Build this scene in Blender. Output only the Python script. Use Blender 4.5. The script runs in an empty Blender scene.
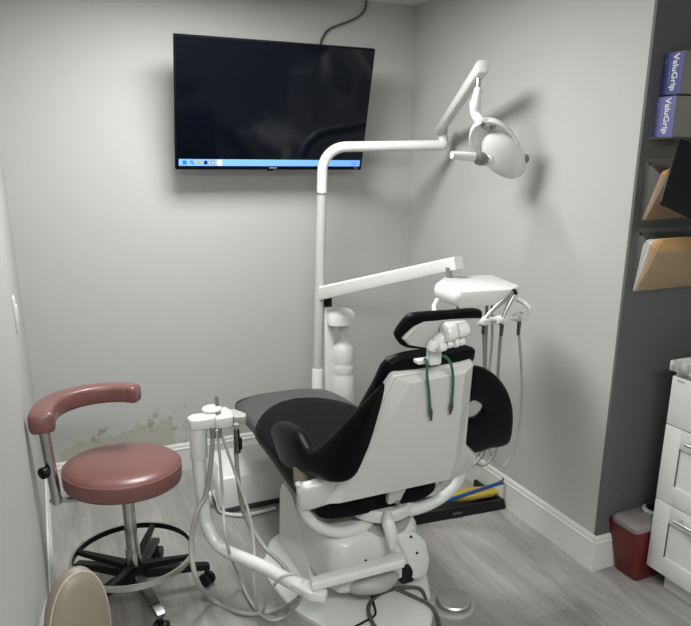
import bpy, bmesh, math, random
from mathutils import Vector, Matrix
S = bpy.context.scene
COL = S.collection
PI = math.pi
V = Vector

# ---------------------------------------------------------------- camera
cam_data = bpy.data.cameras.new('camera')
cam = bpy.data.objects.new('camera', cam_data)
COL.objects.link(cam)
right = V((0.9171591, -0.39851596, -0.00205482))
up = V((0.11612895, 0.26232393, 0.95796671))
fwd = V((0.38122599, 0.87884651, -0.28687202))
cam.matrix_world = Matrix(((right.x, up.x, -fwd.x, 0), (right.y, up.y, -fwd.y, 0), (right.z, up.z, -fwd.z, 1.6), (0, 0, 0, 1)))
cam_data.sensor_fit = 'HORIZONTAL'
cam_data.sensor_width = 36
cam_data.lens = 690.287 / 691 * 36
cam_data.shift_y = (362.752 - 313) / 691
cam_data.clip_start = 0.05
S.camera = cam

# ---------------------------------------------------------------- world, exposure, lights
w = bpy.data.worlds.new('world'); S.world = w; w.use_nodes = True
w.node_tree.nodes['Background'].inputs[0].default_value = (0.75, 0.8, 0.85, 1)
w.node_tree.nodes['Background'].inputs[1].default_value = 0.25
S.view_settings.view_transform = 'Standard'
S.view_settings.look = 'None'
S.view_settings.exposure = 0.45
S.view_settings.gamma = 1.0
S.view_settings.use_curve_mapping = False
CEIL = 2.335
LIGHTS = [  # x, y, size x, size y, watts
    (0.70, 2.45, 0.60, 0.60, 27.0),
    (0.45, -0.40, 1.0, 0.55, 40.0),
]
LIGHT_COLOUR = (0.99, 1.0, 0.975)
for (x, y, sx, sy, p) in LIGHTS:
    ld = bpy.data.lights.new('ceiling_lamp', 'AREA'); ld.shape = 'RECTANGLE'; ld.size = sx; ld.size_y = sy
    ld.energy = p; ld.color = LIGHT_COLOUR
    lo = bpy.data.objects.new('ceiling_lamp', ld); COL.objects.link(lo)
    lo.location = (x, y, CEIL - 0.025)

# ---------------------------------------------------------------- materials
MATS = {}
def mat(name, col, rough=0.5, metal=0.0, coat=0.0, bump=0.0, bscale=200, var=0.0, vscale=6, spec=0.5, trans=0, alpha=1, emit=0, aniso=0, ior=None):
    m = bpy.data.materials.new(name); m.use_nodes = True
    nt = m.node_tree; b = nt.nodes['Principled BSDF']
    b.inputs['Base Color'].default_value = (*col, 1)
    b.inputs['Roughness'].default_value = rough
    b.inputs['Metallic'].default_value = metal
    b.inputs['Coat Weight'].default_value = coat
    b.inputs['Coat Roughness'].default_value = 0.15
    b.inputs['Specular IOR Level'].default_value = spec
    b.inputs['Transmission Weight'].default_value = trans
    b.inputs['Alpha'].default_value = alpha
    if aniso: b.inputs['Anisotropic'].default_value = aniso
    if ior: b.inputs['IOR'].default_value = ior
    if emit:
        b.inputs['Emission Color'].default_value = (*col, 1); b.inputs['Emission Strength'].default_value = emit
    tc = nt.nodes.new('ShaderNodeTexCoord')
    if var:
        n = nt.nodes.new('ShaderNodeTexNoise'); n.inputs['Scale'].default_value = vscale; n.inputs['Detail'].default_value = 4
        nt.links.new(tc.outputs['Object'], n.inputs['Vector'])
        mx = nt.nodes.new('ShaderNodeMix'); mx.data_type = 'RGBA'
        mx.inputs['A'].default_value = (*[c * (1 - var) for c in col], 1)
        mx.inputs['B'].default_value = (*[min(1, c * (1 + var)) for c in col], 1)
        nt.links.new(n.outputs['Fac'], mx.inputs['Factor']); nt.links.new(mx.outputs['Result'], b.inputs['Base Color'])
    if bump:
        n = nt.nodes.new('ShaderNodeTexNoise'); n.inputs['Scale'].default_value = bscale; n.inputs['Detail'].default_value = 3
        nt.links.new(tc.outputs['Object'], n.inputs['Vector'])
        bp = nt.nodes.new('ShaderNodeBump'); bp.inputs['Strength'].default_value = bump; bp.inputs['Distance'].default_value = 0.002
        nt.links.new(n.outputs['Fac'], bp.inputs['Height']); nt.links.new(bp.outputs['Normal'], b.inputs['Normal'])
    MATS[name] = m
    return m

WALLC = (0.44, 0.445, 0.428)
mat('wall_paint', WALLC, 0.6, bump=0.25, bscale=260, var=0.02, vscale=2)
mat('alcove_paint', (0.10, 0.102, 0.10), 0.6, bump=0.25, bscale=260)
mat('ceiling_paint', (0.72, 0.73, 0.72), 0.8)
mat('trim_paint', (0.66, 0.665, 0.64), 0.35)
mat('white_plastic', (0.66, 0.665, 0.65), 0.32, coat=0.2)
mat('white_enamel', (0.70, 0.705, 0.69), 0.25, coat=0.3)
mat('grey_plastic', (0.36, 0.37, 0.35), 0.4)
mat('mid_grey_plastic', (0.17, 0.175, 0.17), 0.45)
mat('pale_grey_plastic', (0.48, 0.485, 0.47), 0.4)
mat('matte_black', (0.003, 0.003, 0.004), 0.7, spec=0.1)
mat('spot_grey', (0.14, 0.145, 0.145), 0.4)
mat('black_vinyl', (0.0012, 0.0016, 0.002), 0.42, spec=0.11, bump=0.1, bscale=500)
mat('foot_vinyl', (0.075, 0.077, 0.077), 0.45, spec=0.35, bump=0.1, bscale=500)
mat('black_plastic', (0.005, 0.005, 0.006), 0.4, spec=0.3)
mat('steel', (0.55, 0.55, 0.54), 0.25, metal=1.0)
mat('brushed_steel', (0.55, 0.55, 0.54), 0.32, metal=1.0, aniso=0.7)
mat('dark_steel', (0.16, 0.16, 0.16), 0.3, metal=1.0)
mat('mauve_vinyl', (0.175, 0.070, 0.067), 0.36, coat=0.15, bump=0.08, bscale=400, spec=0.5)
mat('mauve_thread', (0.27, 0.12, 0.115), 0.6)
mat('grey_hose', (0.30, 0.30, 0.28), 0.45)
mat('thin_hose', (0.42, 0.42, 0.39), 0.45)
mat('dark_hose', (0.08, 0.08, 0.072), 0.5)
mat('tan_vinyl', (0.23, 0.20, 0.155), 0.45, bump=0.1, bscale=400)
mat('tan_piping', (0.45, 0.41, 0.33), 0.4)
mat('khaki_plastic', (0.19, 0.17, 0.11), 0.45)
mat('green_cord', (0.02, 0.14, 0.09), 0.4)
mat('red_plastic', (0.11, 0.006, 0.008), 0.45)
mat('smoke_lid', (0.20, 0.185, 0.185), 0.3)
mat('cabinet_paint', (0.60, 0.60, 0.595), 0.45)
mat('screen_black', (0.002, 0.003, 0.006), 0.10, spec=0.25)
mat('taskbar_blue', (0.13, 0.30, 0.78), 0.5, emit=0.6)
mat('icon_blue', (0.0, 0.12, 0.55), 0.5, emit=0.25)
mat('icon_navy', (0.005, 0.005, 0.12), 0.5, emit=0.2)
mat('icon_orange', (0.45, 0.22, 0.10), 0.5, emit=0.3)
mat('icon_red', (0.35, 0.03, 0.05), 0.5, emit=0.3)
mat('icon_white', (0.75, 0.85, 0.95), 0.5, emit=0.8)
mat('logo_grey', (0.35, 0.35, 0.35), 0.4)
mat('manila', (0.50, 0.31, 0.14), 0.7, var=0.08, vscale=15)
mat('manila_edge', (0.62, 0.37, 0.17), 0.7)
mat('paper_white', (0.75, 0.74, 0.72), 0.7)
mat('purple_card', (0.045, 0.045, 0.19), 0.5)
mat('lilac_card', (0.10, 0.10, 0.27), 0.5)
mat('grey_card', (0.20, 0.19, 0.165), 0.55)
mat('print_white', (0.6, 0.6, 0.62), 0.5)
mat('print_lilac', (0.22, 0.22, 0.42), 0.5)
mat('yellow_cloth', (0.42, 0.30, 0.045), 0.9, bump=0.6, bscale=120)
mat('blue_plastic', (0.005, 0.05, 0.20), 0.35)
mat('diffuser', (0.95, 1.0, 0.97), 0.6, emit=2.0)

def acrylic():
    m = bpy.data.materials.new('clear_acrylic'); m.use_nodes = True
    nt = m.node_tree; nt.nodes.remove(nt.nodes['Principled BSDF'])
    tr = nt.nodes.new('ShaderNodeBsdfTransparent'); tr.inputs[0].default_value = (0.93, 0.94, 0.94, 1)
    gl = nt.nodes.new('ShaderNodeBsdfGlossy'); gl.inputs['Roughness'].default_value = 0.12; gl.inputs[0].default_value = (0.9, 0.9, 0.9, 1)
    fr = nt.nodes.new('ShaderNodeFresnel'); fr.inputs[0].default_value = 1.49
    mx = nt.nodes.new('ShaderNodeMixShader')
    ge = nt.nodes.new('ShaderNodeNewGeometry'); sb = nt.nodes.new('ShaderNodeMath'); sb.operation = 'SUBTRACT'; sb.inputs[0].default_value = 1.0; nt.links.new(ge.outputs['Backfacing'], sb.inputs[1])
    ml = nt.nodes.new('ShaderNodeMath'); ml.operation = 'MULTIPLY'; nt.links.new(fr.outputs[0], ml.inputs[0]); nt.links.new(sb.outputs[0], ml.inputs[1])
    nt.links.new(ml.outputs[0], mx.inputs[0]); nt.links.new(tr.outputs[0], mx.inputs[1]); nt.links.new(gl.outputs[0], mx.inputs[2])
    df = nt.nodes.new('ShaderNodeBsdfDiffuse'); df.inputs[0].default_value = (0.6, 0.6, 0.6, 1)
    m2 = nt.nodes.new('ShaderNodeMixShader'); m2.inputs[0].default_value = 0.06
    nt.links.new(mx.outputs[0], m2.inputs[1]); nt.links.new(df.outputs[0], m2.inputs[2])
    nt.links.new(m2.outputs[0], nt.nodes['Material Output'].inputs[0]); MATS['clear_acrylic'] = m
acrylic()

def floor_mat():
    m = mat('plank_floor', (0.3, 0.29, 0.28), 0.42, spec=0.4)
    nt = m.node_tree; b = nt.nodes['Principled BSDF']; L = nt.links.new; N = nt.nodes.new
    tc = N('ShaderNodeTexCoord')
    mp = N('ShaderNodeMapping'); mp.inputs['Rotation'].default_value = (0, 0, PI / 2)
    L(tc.outputs['Object'], mp.inputs['Vector'])
    br = N('ShaderNodeTexBrick'); br.offset = 0.37; br.inputs['Scale'].default_value = 1.0
    br.inputs['Brick Width'].default_value = 1.22; br.inputs['Row Height'].default_value = 0.18
    br.inputs['Mortar Size'].default_value = 0.0012; br.inputs['Bias'].default_value = 0
    br.inputs['Color1'].default_value = (0.295, 0.285, 0.272, 1); br.inputs['Color2'].default_value = (0.355, 0.346, 0.33, 1)
    br.inputs['Mortar'].default_value = (0.26, 0.255, 0.245, 1)
    L(mp.outputs[0], br.inputs['Vector'])
    m2 = N('ShaderNodeMapping'); m2.inputs['Scale'].default_value = (6, 1.0, 1)
    L(tc.outputs['Object'], m2.inputs['Vector'])
    n = N('ShaderNodeTexNoise'); n.inputs['Scale'].default_value = 1.6; n.inputs['Detail'].default_value = 7; n.inputs['Roughness'].default_value = 0.62; n.inputs['Distortion'].default_value = 0.8
    L(m2.outputs[0], n.inputs['Vector'])
    cr = N('ShaderNodeValToRGB'); cr.color_ramp.elements[0].position = 0.3; cr.color_ramp.elements[0].color = (0.70, 0.685, 0.665, 1)
    cr.color_ramp.elements[1].position = 0.68; cr.color_ramp.elements[1].color = (1.12, 1.12, 1.12, 1)
    L(n.outputs['Fac'], cr.inputs[0])
    mx = N('ShaderNodeMix'); mx.data_type = 'RGBA'; mx.blend_type = 'MULTIPLY'; mx.inputs['Factor'].default_value = 1
    L(br.outputs['Color'], mx.inputs['A']); L(cr.outputs[0], mx.inputs['B'])
    m3 = N('ShaderNodeMapping'); m3.inputs['Scale'].default_value = (60, 3, 1); L(tc.outputs['Object'], m3.inputs['Vector'])
    n3 = N('ShaderNodeTexNoise'); n3.inputs['Scale'].default_value = 2; n3.inputs['Detail'].default_value = 4; L(m3.outputs[0], n3.inputs['Vector'])
    c3 = N('ShaderNodeValToRGB'); c3.color_ramp.elements[0].position = 0.25; c3.color_ramp.elements[0].color = (0.86, 0.86, 0.86, 1)
    c3.color_ramp.elements[1].position = 0.7; c3.color_ramp.elements[1].color = (1.05, 1.05, 1.05, 1); L(n3.outputs['Fac'], c3.inputs[0])
    my = N('ShaderNodeMix'); my.data_type = 'RGBA'; my.blend_type = 'MULTIPLY'; my.inputs['Factor'].default_value = 1
    L(mx.outputs['Result'], my.inputs['A']); L(c3.outputs[0], my.inputs['B'])
    L(my.outputs['Result'], b.inputs['Base Color'])
floor_mat()

def stained_wall():
    # grey paint with a patch of rubbed, brown-edged plaster low on the wall (a mark on the wall itself)
    m = mat('stained_wall_paint', WALLC, 0.6, bump=0.25, bscale=260)
    nt = m.node_tree; b = nt.nodes['Principled BSDF']; L = nt.links.new; N = nt.nodes.new
    tc = N('ShaderNodeTexCoord'); sp = N('ShaderNodeSeparateXYZ'); L(tc.outputs['Object'], sp.inputs[0])
    def mth(op, a, bb, cl=False):
        q = N('ShaderNodeMath'); q.operation = op; q.use_clamp = cl
        for i, v in enumerate((a, bb)):
            if v is None: continue
            if isinstance(v, (int, float)): q.inputs[i].default_value = v
            else: L(v, q.inputs[i])
        return q.outputs[0]
    nz = N('ShaderNodeTexNoise'); nz.inputs['Scale'].default_value = 9; nz.inputs['Detail'].default_value = 5; L(tc.outputs['Object'], nz.inputs['Vector'])
    wob = mth('MULTIPLY', mth('SUBTRACT', nz.outputs['Fac'], 0.5), 0.22)
    # top edge of the patch: a line rising to the right, with a sharp right side
    x = sp.outputs['X']; z = sp.outputs['Z']
    top = mth('ADD', mth('MULTIPLY', mth('SUBTRACT', x, 0.0), 0.16), 0.235)
    top = mth('ADD', top, wob)
    inside_z = mth('MULTIPLY', mth('SUBTRACT', top, z), 60, True)
    inside_x = mth('MULTIPLY', mth('SUBTRACT', mth('ADD', 0.515, mth('MULTIPLY', wob, 0.15)), x), 90, True)
    inside_l = mth('MULTIPLY', mth('ADD', x, 0.06), 40, True)
    patch = mth('MULTIPLY', mth('MULTIPLY', inside_z, inside_x), inside_l)
    # brown blotches around the edge
    edge = mth('SUBTRACT', 1.0, mth('MULTIPLY', mth('ABSOLUTE', mth('SUBTRACT', top, z), None), 26), True)
    edge2 = mth('MULTIPLY', mth('SUBTRACT', 1.0, mth('MULTIPLY', mth('ABSOLUTE', mth('SUBTRACT', x, 0.53), None), 14), True), mth('MULTIPLY', mth('SUBTRACT', 0.29, z), 30, True))
    nb = N('ShaderNodeTexNoise'); nb.inputs['Scale'].default_value = 24; nb.inputs['Detail'].default_value = 5; L(tc.outputs['Object'], nb.inputs['Vector'])
    blot = mth('MULTIPLY', mth('SUBTRACT', nb.outputs['Fac'], 0.54), 9, True)
    lim = mth('MULTIPLY', inside_l, mth('MULTIPLY', mth('SUBTRACT', 0.60, x), 40, True))
    brown = mth('MULTIPLY', mth('MULTIPLY', mth('ADD', edge, mth('MULTIPLY', edge2, 1.2), True), blot), lim)
    m1 = N('ShaderNodeMix'); m1.data_type = 'RGBA'; m1.inputs['A'].default_value = (*WALLC, 1); m1.inputs['B'].default_value = (0.37, 0.365, 0.31, 1); L(patch, m1.inputs['Factor'])
    m2 = N('ShaderNodeMix'); m2.data_type = 'RGBA'; m2.inputs['B'].default_value = (0.20, 0.165, 0.11, 1); L(m1.outputs['Result'], m2.inputs['A'])
    L(mth('MULTIPLY', brown, 0.75), m2.inputs['Factor']); L(m2.outputs['Result'], b.inputs['Base Color'])
stained_wall()

def marble():
    m = mat('marble_laminate', (0.5, 0.5, 0.5), 0.25)
    nt = m.node_tree; b = nt.nodes['Principled BSDF']; L = nt.links.new; N = nt.nodes.new
    tc = N('ShaderNodeTexCoord'); n = N('ShaderNodeTexNoise'); n.inputs['Scale'].default_value = 9; n.inputs['Detail'].default_value = 8; n.inputs['Distortion'].default_value = 1.6
    L(tc.outputs['Object'], n.inputs['Vector']); cr = N('ShaderNodeValToRGB')
    cr.color_ramp.elements[0].position = 0.38; cr.color_ramp.elements[0].color = (0.22, 0.22, 0.22, 1)
    cr.color_ramp.elements[1].position = 0.56; cr.color_ramp.elements[1].color = (0.58, 0.58, 0.57, 1)
    L(n.outputs['Fac'], cr.inputs[0]); L(cr.outputs[0], b.inputs['Base Color'])
marble()

# ---------------------------------------------------------------- mesh tools
def smooth_path(pts, n=8):
    P = [V(p) for p in pts]
    if len(P) < 3: return P
    out = []
    for i in range(len(P) - 1):
        p0 = P[i - 1] if i else P[0] * 2 - P[1]
        p1, p2 = P[i], P[i + 1]
        p3 = P[i + 2] if i + 2 < len(P) else P[-1] * 2 - P[-2]
        for k in range(n):
            t = k / n
            out.append(0.5 * ((2 * p1) + (-p0 + p2) * t + (2 * p0 - 5 * p1 + 4 * p2 - p3) * t * t + (-p0 + 3 * p1 - 3 * p2 + p3) * t ** 3))
    out.append(P[-1])
    return out

class MB:
    def __init__(s): s.bm = bmesh.new()
    def add(s, verts, faces, bev=0, seg=2, ang=30):
        vs = [s.bm.verts.new(v) for v in verts]; fs = []
        for f in faces:
            try: fs.append(s.bm.faces.new([vs[i] for i in f]))
            except ValueError: pass
        bmesh.ops.recalc_face_normals(s.bm, faces=fs)
        if bev:
            es = set()
            for f in fs:
                for e in f.edges:
                    if len(e.link_faces) == 2 and e.calc_face_angle(0) > math.radians(ang): es.add(e)
            bmesh.ops.bevel(s.bm, geom=list(es), offset=bev, segments=seg, profile=0.5, affect='EDGES', clamp_overlap=True)
        return s
    def box(s, c, size, bev=0, rz=0, M=None, seg=2):
        c = V(c); hx, hy, hz = [d / 2 for d in size]
        R = M if M is not None else Matrix.Rotation(rz, 3, 'Z')
        vv = [c + R @ V((x, y, z)) for x in (-hx, hx) for y in (-hy, hy) for z in (-hz, hz)]
        return s.add(vv, [(0, 1, 3, 2), (4, 6, 7, 5), (0, 4, 5, 1), (2, 3, 7, 6), (0, 2, 6, 4), (1, 5, 7, 3)], bev, seg)
    def loft(s, rings, cap=True, closed=False, cyclic=True):
        n = len(rings[0]); vv = [V(p) for r in rings for p in r]; ff = []
        R = len(rings)
        for i in range(R if closed else R - 1):
            j = (i + 1) % R
            for k in range(n if cyclic else n - 1):
                ff.append((i * n + k, i * n + (k + 1) % n, j * n + (k + 1) % n, j * n + k))
        if cap and not closed:
            ff.append(tuple(range(n))[::-1]); ff.append(tuple((R - 1) * n + k for k in range(n)))
        return s.add(vv, ff)
    def tube(s, pts, r, seg=12, smooth=True, n=8, flat=None):
        P = smooth_path(pts, n) if smooth else [V(p) for p in pts]
        rr = r if isinstance(r, (list, tuple)) else None
        T = []
        for i in range(len(P)):
            a = P[max(i - 1, 0)]; b = P[min(i + 1, len(P) - 1)]
            T.append((b - a).normalized())
        nrm = T[0].orthogonal().normalized() if flat is None else (V(flat) - V(flat).dot(T[0]) * T[0]).normalized()
        rings = []
        for i, p in enumerate(P):
            nrm = (nrm - nrm.dot(T[i]) * T[i]).normalized(); bn = T[i].cross(nrm)
            if rr:
                f = i / (len(P) - 1) * (len(rr) - 1); k = min(int(f), len(rr) - 2); R_ = rr[k] + (rr[k + 1] - rr[k]) * (f - k)
            else: R_ = r
            rings.append([p + nrm * math.cos(a) * R_ + bn * math.sin(a) * R_ for a in [2 * PI * q / seg for q in range(seg)]])
        return s.loft(rings)
    def cyl(s, a, b, r, r2=None, seg=24, bev=0):
        a, b = V(a), V(b); r2 = r if r2 is None else r2
        t = (b - a).normalized(); n = t.orthogonal().normalized(); m = t.cross(n); L = (b - a).length
        if bev:
            prof = [(0.0, r - bev), (bev * 0.3, r - bev * 0.3), (bev, r), (L - bev, r2), (L - bev * 0.3, r2 - bev * 0.3), (L, r2 - bev)]
        else: prof = [(0, r), (L, r2)]
        return s.loft([[a + t * h + (n * math.cos(q) + m * math.sin(q)) * R for q in [2 * PI * k / seg for k in range(seg)]] for h, R in prof])
    def lathe(s, base, prof, axis=(0, 0, 1), seg=40):
        a = V(base); t = V(axis).normalized(); n = t.orthogonal().normalized(); m = t.cross(n)
        return s.loft([[a + t * h + (n * math.cos(q) + m * math.sin(q)) * max(R, 1e-4) for q in [2 * PI * k / seg for k in range(seg)]] for R, h in prof])
    def ellipsoid(s, c, ax, ay, az, nu=24, nv=14, v0=-PI / 2, v1=PI / 2):
        c, ax, ay, az = V(c), V(ax), V(ay), V(az); rings = []
        for i in range(nv + 1):
            ph = v0 + (v1 - v0) * i / nv; r = max(math.cos(ph), 1e-3)
            rings.append([c + (ax * math.cos(q) + ay * math.sin(q)) * r + az * math.sin(ph) for q in [2 * PI * k / nu for k in range(nu)]])
        return s.loft(rings)
    def prism(s, pts, vec, bev=0, seg=2):
        P = [V(p) for p in pts]; v = V(vec); n = len(P)
        ff = [tuple(range(n))[::-1], tuple(range(n, 2 * n))] + [(i, (i + 1) % n, n + (i + 1) % n, n + i) for i in range(n)]
        return s.add(P + [p + v for p in P], ff, bev, seg, 25)
    def ringtorus(s, c, R, r, rz=None, seg=64, sub=10, h=None):
        c = V(c); rings = []
        for k in range(seg):
            q = 2 * PI * k / seg; d = V((math.cos(q), math.sin(q), 0))
            hh = r if h is None else h
            rings.append([c + d * (R + r * math.cos(a)) + V((0, 0, hh * math.sin(a))) for a in [2 * PI * j / sub for j in range(sub)]])
        return s.loft(rings, closed=True)
    def build(s, name, m, parent=None, label=None, ang=35):
        me = bpy.data.meshes.new(name); off = V((0, 0, 0))
        par = parent
        while par is not None: off = off + par.location; par = par.parent
        bmesh.ops.translate(s.bm, verts=s.bm.verts, vec=-off)
        bmesh.ops.remove_doubles(s.bm, verts=s.bm.verts, dist=1e-6)
        own = V((0, 0, 0))
        if parent is None:   # origin at the base of the thing
            xs = [v.co.x for v in s.bm.verts]; ys = [v.co.y for v in s.bm.verts]; zs = [v.co.z for v in s.bm.verts]
            own = V(((min(xs) + max(xs)) / 2, (min(ys) + max(ys)) / 2, min(zs)))
            bmesh.ops.translate(s.bm, verts=s.bm.verts, vec=-own)
        s.bm.to_mesh(me); s.bm.free()
        me.materials.append(MATS[m])
        for p in me.polygons: p.use_smooth = True
        me.set_sharp_from_angle(angle=math.radians(ang))
        o = bpy.data.objects.new(name, me); COL.objects.link(o); o.location = own
        if parent is not None: o.parent = parent
        if label: o['label'] = label
        return o

def tag(o, label, cat, group=None, kind=None):
    o['label'] = label; o['category'] = cat
    if group: o['group'] = group
    if kind: o['kind'] = kind
    return o
def thing(name, loc, label, cat, group=None):
    o = bpy.data.objects.new(name, None); COL.objects.link(o); o.location = loc; o.empty_display_size = 0.1
    return tag(o, label, cat, group)
def struct(o):
    o['kind'] = 'structure'; return o
def flat_origin(o):  # structure keeps its origin at the room's origin, so its textures use room coordinates
    o.data.transform(Matrix.Translation(o.location)); o.location = (0, 0, 0); return o
def ring_sup(c, hw, ht, e=2.6, n=36, yb=0.0, tilt=0.0):
    out = []
    for k in range(n):
        a = 2 * PI * k / n; ca, sa = math.cos(a), math.sin(a)
        x = hw * math.copysign(abs(ca) ** (2 / e), ca); z = ht * math.copysign(abs(sa) ** (2 / e), sa)
        out.append((c[0] + x, c[1] + yb * (1 - (x / max(hw, 1e-4)) ** 2) + tilt * z, c[2] + z))
    return out
def text_mesh(txt, name, size, M, m, parent, depth=0.0004, bold=0.0):
    cu = bpy.data.curves.new(name, 'FONT'); cu.body = txt; cu.size = size; cu.extrude = depth; cu.offset = bold
    cu.align_x = 'CENTER'; cu.align_y = 'CENTER'
    t = bpy.data.objects.new(name, cu); COL.objects.link(t)
    dg = bpy.context.evaluated_depsgraph_get(); me = bpy.data.meshes.new_from_object(t.evaluated_get(dg))
    bpy.data.objects.remove(t)
    off = V((0, 0, 0)); par = parent
    while par is not None: off = off + par.location; par = par.parent
    me.transform(Matrix.Translation(-off) @ M); me.materials.clear(); me.materials.append(MATS[m])
    o = bpy.data.objects.new(name, me); COL.objects.link(o); o.parent = parent
    return o
def basis(x, y, o):
    x = V(x).normalized(); y = V(y); y = (y - y.dot(x) * x).normalized(); z = x.cross(y)
    return Matrix(((x.x, y.x, z.x, o[0]), (x.y, y.y, z.y, o[1]), (x.z, y.z, z.z, o[2]), (0, 0, 0, 1)))

# ================================================================ THE ROOM
XL, XR, YB, YN = -0.123, 1.878, 3.43, 1.832     # left wall, right wall, back wall, alcove wall
XE, YF = 2.66, -1.3
def wallbox(name, x0, x1, y0, y1, z0, z1, m):
    mb = MB(); mb.box(((x0 + x1) / 2, (y0 + y1) / 2, (z0 + z1) / 2), (x1 - x0, y1 - y0, z1 - z0))
    return struct(flat_origin(mb.build(name, m)))
wallbox('floor', XL - .1, XE + .1, YF - .1, YB + .1, -0.1, 0, 'plank_floor')
wallbox('ceiling', XL - .1, XE + .1, YF - .1, YB + .1, CEIL, CEIL + .1, 'ceiling_paint')
wallbox('wall_back', XL - .1, XR + .1, YB, YB + .1, 0, CEIL, 'stained_wall_paint')
wallbox('wall_left', XL - .1, XL, YF, YB, 0, CEIL, 'wall_paint')
wallbox('wall_right', XR, XR + .08, YN + .012, YB, 0, CEIL, 'wall_paint')
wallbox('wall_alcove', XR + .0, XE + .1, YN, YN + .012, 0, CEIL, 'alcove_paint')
wallbox('wall_east', XE, XE + .1, YF, YN, 0, CEIL, 'wall_paint')
wallbox('wall_front', XL - .1, XE + .1, YF - .1, YF, 0, CEIL, 'wall_paint')
# the narrow painted return of the right wall keeps the light colour up to the corner
def baseboard(name, a, b, nrm):
    # profile: tall flat board with a stepped, rounded cap
    prof = [(0, 0), (.013, 0), (.013, .118), (.0155, .121), (.0155, .126), (.011, .132), (.011, .141), (.0075, .150), (0, .152)]
    a, b, n = V(a), V(b), V(nrm)
    mb = MB(); mb.loft([[p + n * d + V((0, 0, z)) for d, z in prof] for p in (a, b)])
    return struct(flat_origin(mb.build(name, 'trim_paint', ang=20)))
baseboard('baseboard_back', (XL, YB, 0), (XR, YB, 0), (0, -1, 0))
baseboard('baseboard_left', (XL, YF, 0), (XL, YB, 0), (1, 0, 0))
baseboard('baseboard_right', (XR, YN, 0), (XR, YB, 0), (-1, 0, 0))
baseboard('baseboard_alcove', (XR - .013, YN, 0), (XE, YN, 0), (0, -1, 0))
# slim dark-edged ceiling trim seen over the back right corner
# ceiling light panels
for i, (x, y, sx, sy, p) in enumerate(LIGHTS):
    t = thing('ceiling_light', (x, y, CEIL), ['square white ceiling light panel over the dental chair, out of frame', 'long white ceiling light panel behind the camera, out of frame'][i], 'ceiling light')
    f = MB()
    for dx, dy, lx, ly in ((sx / 2 + .012, 0, .024, sy + .048), (-sx / 2 - .012, 0, .024, sy + .048), (0, sy / 2 + .012, sx, .024), (0, -sy / 2 - .012, sx, .024)):
        f.box((x + dx, y + dy, CEIL - .011), (lx, ly, .022))
    f.build('frame', 'white_plastic', t)
    MB().box((x, y, CEIL - .008), (sx, sy, .010)).build('diffuser', 'diffuser', t)

# ================================================================ WALL TELEVISION
TVW, TVH, TVT = 0.934, 0.566, 0.028
tl, tr = V((0.590, 3.136, 2.083)), V((1.512, 3.136, 2.075))
bl, br_ = V((0.592, 3.280, 1.543)), V((1.514, 3.280, 1.532))
ux = ((tr - tl) + (br_ - bl)).normalized(); uy = ((tl - bl) + (tr - br_)); uy = (uy - uy.dot(ux) * ux).normalized(); un = ux.cross(uy)  # un points at the room
tc_ = (tl + tr + bl + br_) / 4
TW = ((tr - tl).length + (br_ - bl).length) / 2; TH = ((tl - bl).length + (tr - br_).length) / 2
tv = thing('television', (tc_.x, 3.40, tc_.z), 'large flat black television tilted forward on the back wall, blue taskbar lit', 'television')
RM = Matrix((ux, uy, un)).transposed()
def tvp(u, v, n): return tc_ + ux * u + uy * v + un * n
MB().box(tvp(0, 0, -TVT / 2), (TW, TH, TVT), 0.003, M=RM).build('casing', 'matte_black', tv)
scr = MB().box(tvp(0, .006, .0008), (TW - .012, TH - .024, .0012), 0, M=RM).build('screen', 'screen_black', tv)
# taskbar: runs the whole width just above the lower bezel
tby = -TH / 2 + .0335
tbar = MB().box(tvp(0, tby, .0018), (TW - .026, .030, .001), 0, M=RM).build('taskbar', 'taskbar_blue', scr, 'blue strip of icons')
def icon(u, w_, h_, m, v=0.0): MB().box(tvp(u, tby + v, .0026), (w_, h_, .0006), 0, M=RM).build('icon', m, scr)
u0 = -TW / 2 + .013
for dx in (-.0048, .0048):
    for dy in (-.0048, .0048): pass
q = MB()
for dx in (-.0046, .0046):
    for dy in (-.0046, .0046): q.box(tvp(u0 + .026 + dx, tby + dy, .0026), (.0085, .0085, .0006), 0, M=RM)
q.build('icon', 'icon_blue', scr)
q = MB()
cc = [tvp(u0 + .058 + .0055 * math.cos(a), tby + .002 + .0055 * math.sin(a), .003) for a in [2 * PI * k / 16 for k in range(17)]]
q.tube(cc, .0014, 6, smooth=False); q.tube([tvp(u0 + .062, tby - .002, .003), tvp(u0 + .067, tby - .008, .003)], .0014, 6, smooth=False)
q.build('icon', 'icon_navy', scr)
icon(u0 + .090, .018, .013, 'icon_orange', -.001); icon(u0 + .122, .016, .017, 'icon_navy'); icon(u0 + .186, .022, .024, 'icon_white')
q = MB(); q.cyl(tvp(u0 + .154, tby, .0023), tvp(u0 + .154, tby, .003), .0088); q.build('icon', 'icon_red', scr)
q = MB(); q.cyl(tvp(u0 + .154, tby, .003), tvp(u0 + .154, tby, .0036), .0036); q.build('icon', 'icon_white', scr)
icon(u0 + .182, .012, .0018, 'icon_navy', -.011)
for dv in (.005, -.005): icon(TW / 2 - .042, .034, .0022, 'icon_blue', dv)
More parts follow.
